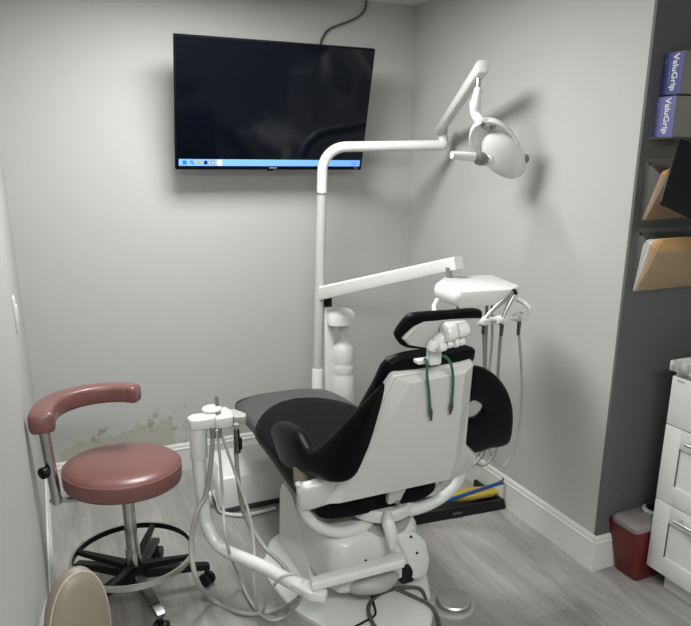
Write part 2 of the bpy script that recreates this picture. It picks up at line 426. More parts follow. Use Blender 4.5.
# maker's small pale mark on the lower bezel, and a tiny one at the right
q = MB()
for k in range(6): q.box(tvp(-.003 + (k - 2.5) * .0062, -TH / 2 + .0095, .0012), (.0046, .0052, .0012), 0, M=RM)
q.build('brand_mark', 'logo_grey', tv)
MB().box(tvp(TW / 2 - .03, -TH / 2 + .010, .0012), (.020, .0025, .001), 0, M=RM).build('bezel_mark', 'logo_grey', tv)
MB().box(tvp(-.012, -TH / 2 - .003, -.012), (.030, .008, .014), 0.002, M=RM).build('sensor', 'black_plastic', tv)
q = MB(); q.box((tc_.x, YB - .012, tc_.z), (.42, .024, .22), .003)
for dx in (-.15, .15):
    q.tube([(tc_.x + dx, YB - .02, tc_.z), tvp(dx, 0, -TVT)], .014, 8, smooth=False)
    q.box(tvp(dx, 0, -TVT - .008), (.03, .40, .018), .002, M=RM)
q.build('wall_mount', 'dark_steel', tv)
cb = MB(); cb.tube([(1.325, 3.33, 2.02), (1.335, 3.36, 2.09), (1.354, 3.412, 2.135), (1.386, 3.416, 2.182), (1.43, 3.418, 2.207), (1.503, 3.418, 2.233), (1.56, 3.418, 2.262), (1.592, 3.418, 2.295), (1.60, 3.418, 2.335)], .0055, 8)
tag(cb.build('cable', 'dark_steel'), 'thin dark cable running from behind the television up to the ceiling', 'cable')
# light switch on the left wall
sw = thing('light_switch', (XL, 2.66, 1.12), 'white wall switch plate seen edge on, on the left wall', 'light switch')
MB().box((XL + .0035, 2.66, 1.065), (.007, .085, .128), .002).build('plate', 'white_plastic', sw)
MB().box((XL + .009, 2.66, 1.065), (.006, .034, .066), .0015).build('rocker', 'white_plastic', sw)

# ================================================================ DENTAL CHAIR
CX = 0.975
ch = thing('dental_chair', (CX, 2.15, 0), 'black vinyl dental chair with white shell back, reclined, on white base plate', 'dental chair')
# base plate
def plate_ring(z, ins=0.0):
    pts = [(-.27, 2.46), (-.315, 2.36), (-.315, 2.20), (-.28, 2.03), (-.20, 1.88), (-.13, 1.78), (-.05, 1.73), (.05, 1.73), (.12, 1.775), (.18, 1.87), (.24, 2.0), (.30, 2.16), (.315, 2.32), (.29, 2.46), (.20, 2.56), (.05, 2.60), (-.12, 2.60), (-.22, 2.55)]
    P = smooth_path([V((CX + x, y, 0)) for x, y in pts + pts[:1]], 4)[:-1]
    c = V((CX, 2.17, 0)); return [c + (p - c) * (1 - ins) + V((0, 0, z)) for p in P]
MB().loft([plate_ring(0.0), plate_ring(.014), plate_ring(.02, .02), plate_ring(.026, .12)]).build('base_plate', 'white_enamel', ch, ang=25)
# pedestal: the slanting lower lift cover
m_ = MB(); ol = [(2.50, .02), (2.47, .27), (2.44, .325), (2.38, .34), (2.31, .325), (2.22, .24), (2.14, .10), (2.11, .02)]
m_.loft([[(CX - .20 + dx, y, z) for y, z in ol] for dx in (0,)] + [[(CX + .18, y, z) for y, z in ol]])
m_.build('lift_cover', 'white_enamel', ch)
# upper lift housing: a rounded box that narrows to the near end
def hring(y, z0, z1, x0, x1, e=7): return ring_sup(((x0 + x1) / 2, y, (z0 + z1) / 2), (x1 - x0) / 2, (z1 - z0) / 2, e, 48)
MB().loft([hring(2.42, .12, .28, .80, 1.16), hring(2.30, .10, .325, .775, 1.18), hring(2.12, .095, .335, .775, 1.18), hring(1.99, .095, .328, .79, 1.15), hring(1.955, .10, .320, .805, 1.12), hring(1.940, .115, .305, .825, 1.09)]).build('lift_housing', 'white_plastic', ch)
# bowl-shaped belly under the housing
MB().ellipsoid((CX - .02, 2.02, .125), (.13, 0, 0), (0, .13, 0), (0, 0, .055)).build('housing_belly', 'grey_plastic', ch)
MB().cyl((CX - .12, 2.26, .02), (CX - .12, 2.26, .16), .022, bev=.004).build('piston', 'steel', ch)
# right-hand wing cover, the shade in its openings put in as black boxes
m_ = MB(); m_.prism([(1.020, 1.930, 0.312), (1.118, 1.930, 0.293), (1.161, 1.930, 0.246), (1.181, 1.930, 0.165), (1.174, 1.930, 0.112), (1.145, 1.930, 0.090), (1.099, 1.930, 0.102), (1.106, 1.930, 0.130), (1.067, 1.930, 0.211), (1.041, 1.930, 0.263)], (0, .20, 0), .014, 3); m_.build('wing_cover', 'white_plastic', ch)
m_ = MB(); m_.box((1.090, 1.955, 0.127), (.055, .04, .085), .01); m_.build('opening', 'black_plastic', ch)
MB().box((1.017, 1.952, 0.211), (.075, .03, .036), .008).build('opening', 'black_plastic', ch)
for p in ((0.917, 1.935, 0.226), (1.092, 1.927, 0.285), (1.119, 1.927, 0.212)):
    MB().cyl((p[0], p[1] - .003, p[2]), (p[0], p[1] + .01, p[2]), .0045, seg=12).build('screw', 'black_plastic', ch)
# swivel turret
MB().lathe((1.02, 2.045, .300), [(.108, 0), (.115, .006), (.115, .022), (.104, .028)]).build('swivel_ring', 'grey_plastic', ch)
MB().lathe((1.02, 2.045, .330), [(.080, 0), (.080, .03)]).build('swivel_neck', 'mid_grey_plastic', ch)
MB().lathe((1.025, 2.045, .355), [(.100, 0), (.120, .008), (.122, .038), (.112, .048)]).build('swivel_disc', 'white_plastic', ch)
m_ = MB(); m_.tube([(.995, 1.93, .40), (.985, 1.90, .38), (.99, 1.885, .34), (.995, 1.885, .290)], [.016, .023, .022, .015], 14, flat=(1, 0, 0)); m_.build('brake_lever', 'white_plastic', ch)
MB().box((1.0, 2.22, .423), (.20, .36, .03), .006).build('seat_frame', 'dark_steel', ch)
# curved brackets that carry the armrests, from the turret out and up
def bracket(pts, name='arm_bracket'): MB().tube(pts, [.022, .021, .019, .018, .020, .023, .025, .024], 16).build(name, 'white_plastic', ch)
bracket([(0.685, 1.940, 0.575), (0.688, 1.940, 0.541), (0.691, 1.950, 0.488), (0.711, 1.960, 0.434), (0.756, 1.965, 0.383), (0.825, 1.970, 0.345), (0.894, 1.980, 0.335), (0.947, 2.000, 0.336), (.99, 2.02, .385)])
bracket([(1.27, 1.915, .615), (1.295, 1.925, .55), (1.30, 1.94, .485), (1.275, 1.95, .43), (1.22, 1.965, .385), (1.14, 1.97, .368), (1.08, 1.98, .372), (1.03, 2.0, .385)])
MB().cyl((0.699, 1.970, 0.547), (0.704, 1.990, 0.610), .030, .030, bev=.004).build('armrest_mount', 'khaki_plastic', ch)
# seat and leg rest cushions
def sring(y, zt, hw, ht, yb=0.0, e=3.2, xc=CX): return ring_sup((xc, y, zt - ht), hw, ht, e, 44, yb)
MB().loft([sring(1.955, .50, .19, .035), sring(1.965, .52, .235, .062), sring(2.04, .522, .25, .065), sring(2.2, .522, .255, .058), sring(2.42, .532, .257, .055, .06), sring(2.56, .538, .258, .057, .16), sring(2.61, .540, .257, .056, .20), sring(2.625, .539, .250, .052, .20)]).build('seat', 'black_vinyl', ch)
leg = MB().loft([sring(2.54, .530, .240, .048, .14), sring(2.72, .532, .246, .050, .13), sring(2.84, .525, .246, .050, .09), sring(2.94, .514, .244, .048, .06), sring(3.01, .502, .238, .042, .03), sring(3.06, .490, .222, .032, .025), sring(3.075, .476, .20, .018, .02)]).build('leg_rest', 'black_vinyl', ch)
MB().loft([sring(2.56, .537, .250, .052, .14), sring(2.72, .5375, .251, .053, .13), sring(2.84, .5305, .251, .053, .09), sring(2.94, .519, .248, .051, .06), sring(2.985, .510, .244, .048, .045)]).build('foot_cover', 'foot_vinyl', leg, 'charcoal vinyl cover over the foot end')
# backrest: black cushion in front of a folded white shell
def bp(x, z, n=0.0):
    x = x + .024 * (z - .5) / .52; z = z - .018 * (z - .5) / .52
    return V((x, 1.9 - .5 * (z - .5) - .894 * n, z - .447 * n))
def bring(z, hw, ht, n, e=3.0, xc=CX):
    return [bp(xc + x, z, n + d) for x, d in [(hw * math.copysign(abs(math.cos(a)) ** (2 / e), math.cos(a)), ht * math.copysign(abs(math.sin(a)) ** (2 / e), math.sin(a))) for a in [2 * PI * k / 40 for k in range(40)]]]
MB().loft([bring(.50, .20, .03, -.065), bring(.515, .235, .045, -.07), bring(.62, .225, .045, -.07), bring(.80, .180, .040, -.062), bring(.95, .158, .036, -.052), bring(1.02, .156, .032, -.045), bring(1.045, .148, .026, -.042), bring(1.056, .125, .018, -.042)]).build('backrest_cushion', 'black_vinyl', ch)
m_ = MB(); body = [(.84, 1.022), (1.105, 1.03), (1.16, .868), (1.232, .66), (1.262, .63), (1.305, .59), (1.31, .53), (1.24, .487), (1.06, .500), (1.055, .425), (1.005, .420), (.99, .505), (.80, .500), (.70, .484), (.665, .50), (.65, .56), (.66, .60), (.72, .61), (.775, .61), (.80, .85)]
m_.prism([bp(x, z, 0) for x, z in body], bp(0, 1, -.034) - bp(0, 1, 0), .010, 3); m_.build('back_shell', 'white_plastic', ch)
A_ = [(.845, 1.018), (1.10, 1.026), (1.222, .62), (1.235, .515), (.745, .512), (.79, .66)]; B_ = [(.885, 1.012), (1.062, 1.021), (1.188, .62), (1.195, .535), (.785, .530), (.795, .62)]
m_ = MB(); m_.loft([[bp(x, z, -.005) for x, z in A_], [bp(x, z, .004) for x, z in A_], [bp(x, z, .026) for x, z in B_]]); m_.build('shell_panel', 'white_plastic', ch, ang=12)
m_ = MB(); c_ = bp(1.035, .437, .004); m_.cyl(c_, c_ + V((0, -.01, -.003)), .009); m_.build('hinge_screw', 'steel', ch)
# left armrest: a padded sling sweeping from the backrest forward to a drooping pad
secs = [((0.725, 2.385, 0.592), (0.725, 2.313, 0.566)), ((0.715, 2.286, 0.655), (0.715, 2.227, 0.539)), ((0.705, 2.138, 0.714), (0.705, 2.129, 0.550)), ((0.700, 1.990, 0.737), (0.705, 2.013, 0.586)),
        ((0.710, 1.889, 0.708), (0.715, 1.897, 0.617)), ((0.745, 1.775, 0.813), (0.730, 1.773, 0.645)), ((0.790, 1.702, 0.911), (0.770, 1.728, 0.671)), ((0.825, 1.639, 0.992), (0.795, 1.711, 0.739))]
rings = []
for i, (a, b) in enumerate(secs):
    a, b = V(a), V(b); c = (a + b) / 2; up_ = (a - b) / 2
    th = [.012, .022, .030, .032, .028, .024, .022, .018][i]; side = V((1, 0, 0)) if i < 5 else V((.95, .25, 0))
    rings.append([c + up_ * math.copysign(abs(math.sin(q)) ** .75, math.sin(q)) + side * th * math.copysign(abs(math.cos(q)) ** .75, math.cos(q)) for q in [2 * PI * k / 24 for k in range(24)]])
rr = []
for i in range(len(rings[0])):
    rr.append(smooth_path([r[i] for r in rings], 4))
rings = [[rr[i][j] for i in range(len(rr))] for j in range(len(rr[0]))]
MB().loft(rings).build('armrest', 'black_vinyl', ch, ang=50)
# right armrest: the same sling swung up beside the backrest, a D with a hole
outer = [(1.163, 1.717, 0.978), (1.204, 1.721, 0.969), (1.250, 1.733, 0.947), (1.308, 1.755, 0.903), (1.367, 1.786, 0.840), (1.416, 1.823, 0.766), (1.454, 1.865, 0.682), (1.476, 1.903, 0.606), (1.453, 1.913, 0.586), (1.400, 1.912, 0.588), (1.352, 1.917, 0.579), (1.310, 1.912, 0.588), (1.275, 1.894, 0.625), (1.247, 1.856, 0.700), (1.215, 1.809, 0.794), (1.182, 1.755, 0.903)]
inner = [(1.219, 1.788, 0.836), (1.229, 1.787, 0.838), (1.250, 1.793, 0.826), (1.266, 1.798, 0.815), (1.280, 1.806, 0.800), (1.286, 1.813, 0.786), (1.283, 1.819, 0.773), (1.275, 1.825, 0.761), (1.266, 1.829, 0.754), (1.255, 1.830, 0.752), (1.242, 1.829, 0.755), (1.230, 1.823, 0.766), (1.225, 1.816, 0.780), (1.218, 1.807, 0.798), (1.213, 1.800, 0.812), (1.210, 1.791, 0.829)]
rings = []
bn_ = V((0, -.894, -.447))
for (a, b) in zip(outer, inner):
    a, b = V(a), V(b); rg = []
    for k in range(14):
        q = 2 * PI * k / 14; f = (1 - math.copysign(abs(math.cos(q)) ** .6, math.cos(q))) / 2
        rg.append(a.lerp(b, f) + bn_ * .018 * math.copysign(abs(math.sin(q)) ** .6, math.sin(q)))
    rings.append(rg)
rr = [smooth_path([r[i] for r in rings + rings[:1]], 4)[:-1] for i in range(14)]
MB().loft([[rr[i][j] for i in range(14)] for j in range(len(rr[0]))], closed=True).build('armrest', 'black_vinyl', ch, ang=50)
# headrest
hn = V((0, -.93, -.36)).normalized()
def hp(x, z, d=0.0): return V((x, 1.60 - .38 * (z - 1.13), z)) + hn * d
def hq(p, d=0.0): return V(p) + hn * d
hol = [(0.840, 1.600, 1.135), (0.846, 1.590, 1.156), (0.867, 1.575, 1.188), (0.898, 1.570, 1.194), (0.991, 1.570, 1.191), (1.081, 1.570, 1.189), (1.102, 1.575, 1.177), (1.096, 1.580, 1.159), (1.052, 1.600, 1.122), (0.991, 1.610, 1.085), (0.924, 1.610, 1.087), (0.873, 1.610, 1.098), (0.852, 1.605, 1.116)]
hs = smooth_path([V(p) for p in hol + hol[:1]], 3)[:-1]; hc = sum(hs, V((0, 0, 0))) / len(hs)
def hring2(sc, d): return [hc + (p - hc) * sc + hn * d for p in hs]
hr = MB().loft([hring2(.86, -.024), hring2(.96, -.020), hring2(1.0, -.012), hring2(1.0, -.006), hring2(.97, .002), hring2(.93, .003)]).build('headrest', 'black_vinyl', ch, ang=50)
bpn = [(0.858, 1.600, 1.131), (0.885, 1.590, 1.163), (0.913, 1.585, 1.176), (0.998, 1.580, 1.174), (1.092, 1.580, 1.168), (1.052, 1.600, 1.122), (0.991, 1.610, 1.082), (0.923, 1.610, 1.098), (0.882, 1.610, 1.109)]
m_ = MB(); m_.loft([[hq(p, .000) for p in bpn], [hq(p, .010) for p in bpn], [hq(V(p).lerp(hc, .06), .014) for p in bpn]]); m_.build('back_plate', 'pale_grey_plastic', hr, 'pale grey plate behind the head pad')
# headrest mechanism
q = MB(); q.box((0.966, 1.605, 1.069), (.040, .026, .062), .007); q.build('neck', 'white_plastic', ch)
q = MB(); q.cyl((0.959, 1.545, 1.144), (0.990, 1.545, 1.146), .026, bev=.004); q.box((0.995, 1.550, 1.167), (.060, .024, .010), .003); q.cyl((0.996, 1.545, 1.146), (1.031, 1.545, 1.148), .020, bev=.005); q.build('tilt_barrel', 'white_enamel', ch)
q = MB(); q.tube([(0.944, 1.575, 1.099), (0.959, 1.565, 1.120), (0.978, 1.560, 1.136)], [.018, .019, .016], 12); q.build('link_arm', 'white_plastic', ch)
q = MB(); q.cyl((0.929, 1.565, 1.095), (0.941, 1.560, 1.120), .015, bev=.004); q.build('pivot', 'white_enamel', ch)
for a_k, b_k, r_k in (((0.945, 1.550, 1.105), (0.967, 1.550, 1.106), .014), ((0.970, 1.550, 1.111), (0.988, 1.550, 1.112), .013), ((0.992, 1.550, 1.112), (1.008, 1.550, 1.113), .014), ((1.011, 1.550, 1.112), (1.027, 1.550, 1.113), .011)):
    MB().cyl(a_k, b_k, r_k, bev=.004).build('lock_knob', 'white_enamel', ch)
q = MB(); q.box((0.934, 1.615, 1.050), (.040, .03, .012), .003); q.build('slide_plate', 'white_plastic', ch)

# bib cords hanging over the shell
for k, (pts, cl) in enumerate([([(0.933, 1.598, 1.060), (0.931, 1.582, 1.056), (0.946, 1.605, 1.010), (0.973, 1.637, 0.945), (0.996, 1.667, 0.886)], ((0.995, 1.665, 0.890), (1.018, 1.694, 0.831))),
                               ([(0.990, 1.596, 1.063), (0.988, 1.577, 1.065), (1.014, 1.591, 1.038), (1.043, 1.621, 0.978), (1.070, 1.664, 0.892)], ((1.069, 1.662, 0.896), (1.081, 1.688, 0.843)))]):
    t = thing('bib_cord', cl[1], ['green bib cord with metal clip hanging at the left of the chair back, the longer', 'green bib cord with metal clip hanging right of centre on chair back, the shorter'][k], 'bib cord', 'green bib cords on the chair back')
    a, b = V(cl[0]), V(cl[1])
    MB().tube(pts, .0042, 8).build('cord', 'green_cord', t)
    q = MB(); q.tube([a, a.lerp(b, .4), b], [.003, .0075, .0035], 8, smooth=False); q.build('clip', 'dark_steel', t)

# ================================================================ POLE, LAMP
PX, PY = 1.200, 3.14
ol_ = thing('operating_light', (PX, PY, 0), 'white dental operating light on a tall pole with overhead arm', 'operating light')
E0 = V((1.802, 2.980, 1.649))
PT = V((1.242, 3.140, 1.446)); PB = V((1.202, 3.140, 0.448)); PD = (PT - PB) / (PT.z - PB.z)
def pz(z): return PB + PD * (z - PB.z)
MB().cyl(pz(0), pz(.565), .0275, bev=.003).build('pole_sleeve', 'white_enamel', ol_)
MB().cyl(pz(.50), pz(1.43), .0235).build('pole', 'pale_grey_plastic', ol_)
MB().lathe(pz(0), [(.07, 0), (.07, .012), (.06, .018), (.03, .02)]).build('floor_flange', 'white_plastic', ol_)
TPZ = pz(1.53); dirh = (E0 - (TPZ + V((0, 0, .11)))).normalized()
bend = [pz(1.43)] + [TPZ + V((0, 0, .11 * math.sin(a))) + dirh * .11 * (1 - math.cos(a)) for a in [k * PI / 16 for k in range(9)]] + [E0 - dirh * .03, E0 - dirh * .008 ]
MB().tube(bend, .024, 20, smooth=False).build('overhead_arm', 'white_enamel', ol_)
MB().cyl(pz(1.424), pz(1.434), .0252).build('joint_ring', 'steel', ol_)
q = MB(); q.tube([E0 - dirh * .03, E0, E0 + V((0, 0, .02)), E0 + V((0, 0, .048))], .0235, 18, n=5); q.build('elbow', 'white_enamel', ol_)
MB().cyl(E0 + V((0, 0, .04)), E0 + V((.0, -.02, .095)), .013).build('pivot_pin', 'steel', ol_)
a0, a1 = V((1.777, 2.980, 1.713)), V((1.628, 2.420, 1.930))
ad = (a1 - a0).normalized(); sd = V((.93, -.37, 0)); sd = (sd - sd.dot(ad) * ad).normalized(); nn = ad.cross(sd)
q = MB(); rings = []
for t_, w_ in ((-.004, .5), (0, .85), (.012, 1.05), (.5, 1.15), (.93, 1.3), (.990, 1.3), (1.0, 1.2), (1.004, .95)):
    c = a0.lerp(a1, t_); rings.append([c + sd * .019 * w_ * math.copysign(abs(math.cos(g)) ** .7, math.cos(g)) + nn * .021 * w_ * math.copysign(abs(math.sin(g)) ** .7, math.sin(g)) for g in [2 * PI * k / 28 for k in range(28)]])
q.loft(rings).build('spring_arm', 'white_plastic', ol_)
j0 = V((1.639, 2.460, 1.895)); j1 = V((1.632, 2.450, 1.839)); j2 = V((1.608, 2.430, 1.786)); j3 = V((1.624, 2.400, 1.719))
MB().cyl(j0 + V((0, 0, .01)), j1, .011).build('swivel_pin', 'steel', ol_)
MB().cyl(j1 + V((0, 0, .012)), j2 + V((0, 0, .01)), .016, .018, bev=.002).build('collar', 'white_enamel', ol_)
MB().tube([j2 + V((0, 0, .02)), j2, j2 + V((.006, 0, -.03)), j3], [.021, .022, .020, .019], 18).build('yoke', 'white_enamel', ol_)
# head
hcn = V((1.685, 2.370, 1.618)); a_ = V((.72, -.02, -.70)).normalized(); nf = V((-.52, -.72, -.46)); nf = (nf - nf.dot(a_) * a_).normalized(); b_ = nf.cross(a_).normalized()
hd = MB(); rings = []
for s_, d in ((.62, -.055), (.88, -.045), (1.0, -.022), (1.0, .0), (.97, .006), (.90, .004), (.86, -.008), (.5, -.022)):
    rings.append([hcn + a_ * (.145 * s_ * math.cos(g)) + b_ * (.082 * s_ * math.sin(g)) * (1 - .18 * math.cos(g)) + nf * d for g in [2 * PI * k / 48 for k in range(48)]])
head = hd.loft(rings).build('lamp_head', 'white_enamel', ol_, ang=50)
q = MB(); q.ellipsoid(hcn + a_ * .034 + b_ * .004 - nf * .010, a_ * .115, b_ * .073, nf * .046, 36, 16); q.build('shield', 'white_plastic', head, 'glossy bulging front shield')
sp1, sp2 = V((1.580, 2.330, 1.699)), V((1.621, 2.330, 1.696)); pcn = (sp1 + sp2) / 2; e1 = (sp2 - sp1); e1 = (e1 - e1.dot(nf) * nf).normalized(); e2 = nf.cross(e1)
pcn = pcn - nf * ((pcn - hcn).dot(nf) + .004)
q = MB(); q.ellipsoid(pcn, e1 * .036, e2 * .022, nf * .012, 28, 10); q.build('sensor_panel', 'grey_plastic', head, 'grey panel with two round spots')
for sgn in (-1, 1):
    c = pcn + e1 * .017 * sgn + nf * .009; q = MB(); q.cyl(c - nf * .004, c + nf * .003, .009, seg=18); q.build('sensor_spot', 'spot_grey', head)
g0, g1, g2 = V((1.443, 2.320, 1.603)), V((1.541, 2.320, 1.595)), V((1.605, 2.325, 1.584))
MB().tube([g0, g0.lerp(g1, .5), g1], [.0135, .0165, .017], 16, smooth=False).build('handle', 'white_enamel', ol_)
q = MB(); q.ellipsoid(g1.lerp(g2, .5), (.034, 0, -.003), (0, .022, 0), (0, 0, .026)); q.build('handle_boss', 'mid_grey_plastic', ol_, 'grey rounded boss on the handle')
q = MB(); q.cyl(g2, g2 + V((.025, .02, -.003)), .020, bev=.004); q.build('handle_bracket', 'white_enamel', ol_)
k0 = V((1.751, 2.340, 1.591)); k1 = V((1.805, 2.340, 1.587))
MB().cyl(k0 - V((.02, 0, 0)), k0.lerp(k1, .3), .012, bev=.003).build('knob_shaft', 'white_enamel', ol_)
MB().cyl(k0.lerp(k1, .3), k1, .018, bev=.005).build('knob', 'mid_grey_plastic', ol_)

# ================================================================ DELIVERY UNIT
DX, DY = 1.270, 3.15
du = thing('delivery_unit', (DX, DY, 0), 'white delivery unit, post and sloping arm carrying instrument tray beside the right wall', 'delivery unit')
MB().box((DX, DY, .44), (.052, .052, .88), .008).build('post', 'white_plastic', du)
MB().cyl((DX, DY, .88), (DX, DY, .93), .022).build('post_pivot', 'black_plastic', du)
b0, b1 = V((1.229, 3.150, 0.950)), V((1.470, 2.280, 1.205))
dd = (b1 - b0).normalized(); ds = V((0, 0, 1)).cross(dd).normalized(); dn = dd.cross(ds)
sec_ = [(-.024, -.035), (.024, -.035), (.028, -.02), (.028, .022), (.020, .031), (-.020, .031), (-.028, .022), (-.028, -.02)]
rings = [[b0.lerp(b1, t_) + ds * x * (1 - .12 * t_) + dn * z * (1 - .25 * t_) for x, z in sec_] for t_ in (0, 1)]
q = MB(); q.loft(rings); q.build('sloping_arm', 'white_enamel', du)
MB().cyl((1.447, 2.310, 1.124), (1.444, 2.310, 1.183), .013).build('tray_pivot', 'mid_grey_plastic', du)
# tray head: a rounded slab
TZ = 1.122
tro = [(1.318, 2.213, 1.130), (1.443, 2.349, 1.130), (1.652, 2.307, 1.130), (1.605, 2.063, 1.130), (1.533, 2.008, 1.130), (1.312, 2.046, 1.130)]
def tray_ring(z, sc):
    c = V((sum(p[0] for p in tro) / 6, sum(p[1] for p in tro) / 6, 0))
    P = []
    pts = [V((p[0], p[1], 0)) for p in tro]
    n = len(pts)
    for i in range(n):
        p, a, b = pts[i], pts[i - 1], pts[(i + 1) % n]; r = min(.022, .42 * (a - p).length, .42 * (b - p).length)
        u = (a - p).normalized() * r; v = (b - p).normalized() * r
        for t_ in (0, .25, .5, .75, 1): P.append(p + u * (1 - t_) ** 2 + v * t_ ** 2)
    return [c + (p - c) * sc + V((0, 0, z)) for p in P]
MB().loft([tray_ring(TZ - .042, .82), tray_ring(TZ - .038, .93), tray_ring(TZ - .018, .99), tray_ring(TZ + .002, 1.0), tray_ring(TZ + .016, .96), tray_ring(TZ + .020, .90)]).build('tray_head', 'white_enamel', du)
# instrument holder bar
bar = [(1.281, 2.120, 1.101), (1.245, 2.080, 1.082), (1.241, 2.030, 1.068), (1.345, 2.000, 1.050), (1.473, 2.000, 1.038), (1.600, 2.050, 1.023), (1.663, 2.080, 1.034), (1.678, 2.120, 1.052), (1.655, 2.160, 1.070)]
MB().tube(bar, .0085, 12, n=5).build('holder_bar', 'white_enamel', du)
hx = [(480, 322), (501, 321), (518, 320)]
HP = [V((1.382, 1.985, 1.042)), V((1.467, 1.985, 1.038)), V((1.595, 2.050, 1.023))]
for p in HP:
    q = MB(); q.cyl(p + V((-.020, 0, 0)), p + V((.020, 0, 0)), .017, bev=.005); q.box(p + V((0, -.020, .002)), (.030, .03, .022), .005); q.build('holder', 'white_plastic', du)
# water bottle on the post
q = MB(); q.loft([ring_sup((1.335, 3.10, z), .072 * k, .001, 2.6) and [(1.322 + .072 * k * math.cos(a), 3.10 + .058 * k * math.sin(a), z) for a in [2 * PI * j / 40 for j in range(40)]] for z, k in ((.792, .86), (.796, 1), (.83, 1.02), (.852, .92), (.866, .72), (.872, .4))]); q.build('bottle_cap_housing', 'white_enamel', du)
q = MB(); q.box((1.30, 3.14, .82), (.07, .04, .04), .006); q.build('bottle_bracket', 'white_plastic', du)
q = MB(); q.lathe((1.345, 3.13, .285), [(.050, 0), (.057, .01), (.057, .23), (.0555, .235), (.0555, .245), (.057, .25), (.057, .29), (.0555, .295), (.057, .30), (.057, .37), (.049, .395), (.024, .418), (.020, .430), (.020, .475), (.026, .48), (.026, .515)]); q.build('water_bottle', 'white_plastic', du)
MB().box((1.345, 3.13, .142), (.12, .12, .284), .01).build('lower_cabinet', 'white_plastic', du)

# handpieces and their hoses
hand = [
    ('slim steel handpiece leaning left under the tray head, hose behind the armrest', [(1.503, 1.970, 1.143), (1.463, 1.970, 1.114), (1.423, 1.970, 1.085), (1.383, 1.970, 1.049)],
     [(1.384, 1.970, 1.042), (1.425, 2.020, 0.941), (1.467, 2.060, 0.790), (1.520, 2.100, 0.606), (1.525, 2.120, 0.461), (1.462, 2.120, 0.407), (1.392, 2.120, 0.407)]),
    ('slim steel handpiece standing upright in the middle holder', [(1.508, 1.970, 1.135), (1.489, 1.970, 1.104), (1.471, 1.970, 1.070), (1.460, 1.970, 1.035)],
     [(1.461, 1.970, 1.027), (1.510, 2.040, 0.927), (1.541, 2.080, 0.774), (1.593, 2.120, 0.587), (1.598, 2.140, 0.448), (1.555, 2.150, 0.385), (1.491, 2.150, 0.410)]),
    ('short handpiece in the rightmost holder, its pale hose looping down the wall', [(1.603, 2.050, 1.042), (1.600, 2.050, 1.023), (1.597, 2.050, 1.004)],
     [(1.594, 2.050, 0.989), (1.635, 2.070, 0.846), (1.678, 2.100, 0.666), (1.700, 2.140, 0.475), (1.673, 2.160, 0.368), (1.622, 2.160, 0.377), (1.577, 2.160, 0.457), (1.548, 2.160, 0.666), (1.546, 2.140, 0.898), (1.535, 2.140, 1.057)]),
]
for i, (lab, hpts, hose) in enumerate(hand):
    t = thing('handpiece', hpts[-1], lab, 'handpiece', 'handpieces hung under the instrument tray')
    MB().tube(hpts, [.0055, .0085, .0075, .0085], 12, n=4).build('body', 'steel' if i < 2 else 'mid_grey_plastic', t)
    p = V(hpts[-1]); MB().cyl(p + V((0, -.002, .0)), p + V((0, 0, -.05)), .008, .0065).build('coupling', 'dark_steel', t)
    if i < 2:
        p = V(hpts[0]); MB().ellipsoid(p, (.010, 0, 0), (0, .009, 0), (0, 0, .008), 12, 8).build('tip', 'black_plastic', t)
    MB().tube(hose, .0062 if i < 2 else .0052, 8, n=6).build('hose', 'grey_hose' if i < 2 else 'thin_hose', t)
sh = MB()
for pts in ([(1.383, 2.140, 1.077), (1.384, 2.140, 0.974), (1.372, 2.120, 0.884), (1.447, 2.200, 0.582), (1.543, 2.300, 0.346), (1.35, 2.45, .10), (1.30, 2.75, .03)], [(1.554, 2.200, 1.052), (1.560, 2.200, 0.902), (1.567, 2.200, 0.650), (1.589, 2.250, 0.382), (1.42, 2.5, .14), (1.36, 2.80, .03)]):
    sh.tube(pts, .006, 8, n=6)
sh.build('supply_tubing', 'grey_hose', du)

# ================================================================ ASSISTANT'S ARM
at = thing('assistant_arm', (.98, 1.89, .2), 'white bent tube arm with suction holder, left of the dental chair', 'dental assistant arm')  # swinging arm mounted on the chair base, carries the suction hoses
q = MB(); q.prism([(0.677, 1.841, 0.257), (0.693, 1.883, 0.257), (1.027, 1.903, 0.257), (1.041, 1.876, 0.257), (1.023, 1.843, 0.257)], (0, 0, -.032), .006, 3); q.build('link_arm', 'white_enamel', at)
MB().cyl((1.0, 1.885, .215), (1.0, 1.93, .215), .022, bev=.003).build('mount_pin', 'white_plastic', at)
MB().prism([(0.632, 1.923, 0.222), (0.666, 1.959, 0.222), (0.703, 1.911, 0.222), (0.734, 1.842, 0.222), (0.712, 1.815, 0.222), (0.668, 1.846, 0.222)], (0, 0, -.034), .006, 3).build('elbow_plate', 'white_enamel', at)
tubep = [(0.670, 1.909, 0.205), (0.636, 1.967, 0.205), (0.588, 2.067, 0.205), (0.523, 2.172, 0.205), (0.483, 2.237, 0.207), (0.449, 2.270, 0.247), (0.435, 2.310, 0.296), (0.430, 2.320, 0.362), (0.427, 2.320, 0.445), (0.425, 2.320, 0.525), (0.424, 2.320, 0.565)]
MB().tube(tubep, .0245, 20, n=6).build('bent_tube', 'white_enamel', at)
MB().cyl((0.427, 2.320, 0.556), (0.431, 2.320, 0.680), .031, bev=.002).build('sleeve', 'white_plastic', at)
MB().prism([(.40, 2.29, .672), (.395, 2.33, .672), (.42, 2.355, .672), (.49, 2.345, .672), (.50, 2.31, .672), (.485, 2.285, .672), (.43, 2.28, .672)], (0, 0, .042), .007, 3).build('cap', 'white_enamel', at)
MB().prism([(0.474, 2.296, 0.705), (0.475, 2.383, 0.705), (0.556, 2.406, 0.705), (0.563, 2.345, 0.705), (0.553, 2.293, 0.705)], (0, 0, -.045), .007, 3).build('holder_block', 'white_enamel', at)
dc = V((0.491, 2.354, 0.705))
q = MB(); q.lathe(dc, [(.026, 0), (.026, .010)]); q.build('disc_neck', 'mid_grey_plastic', at)
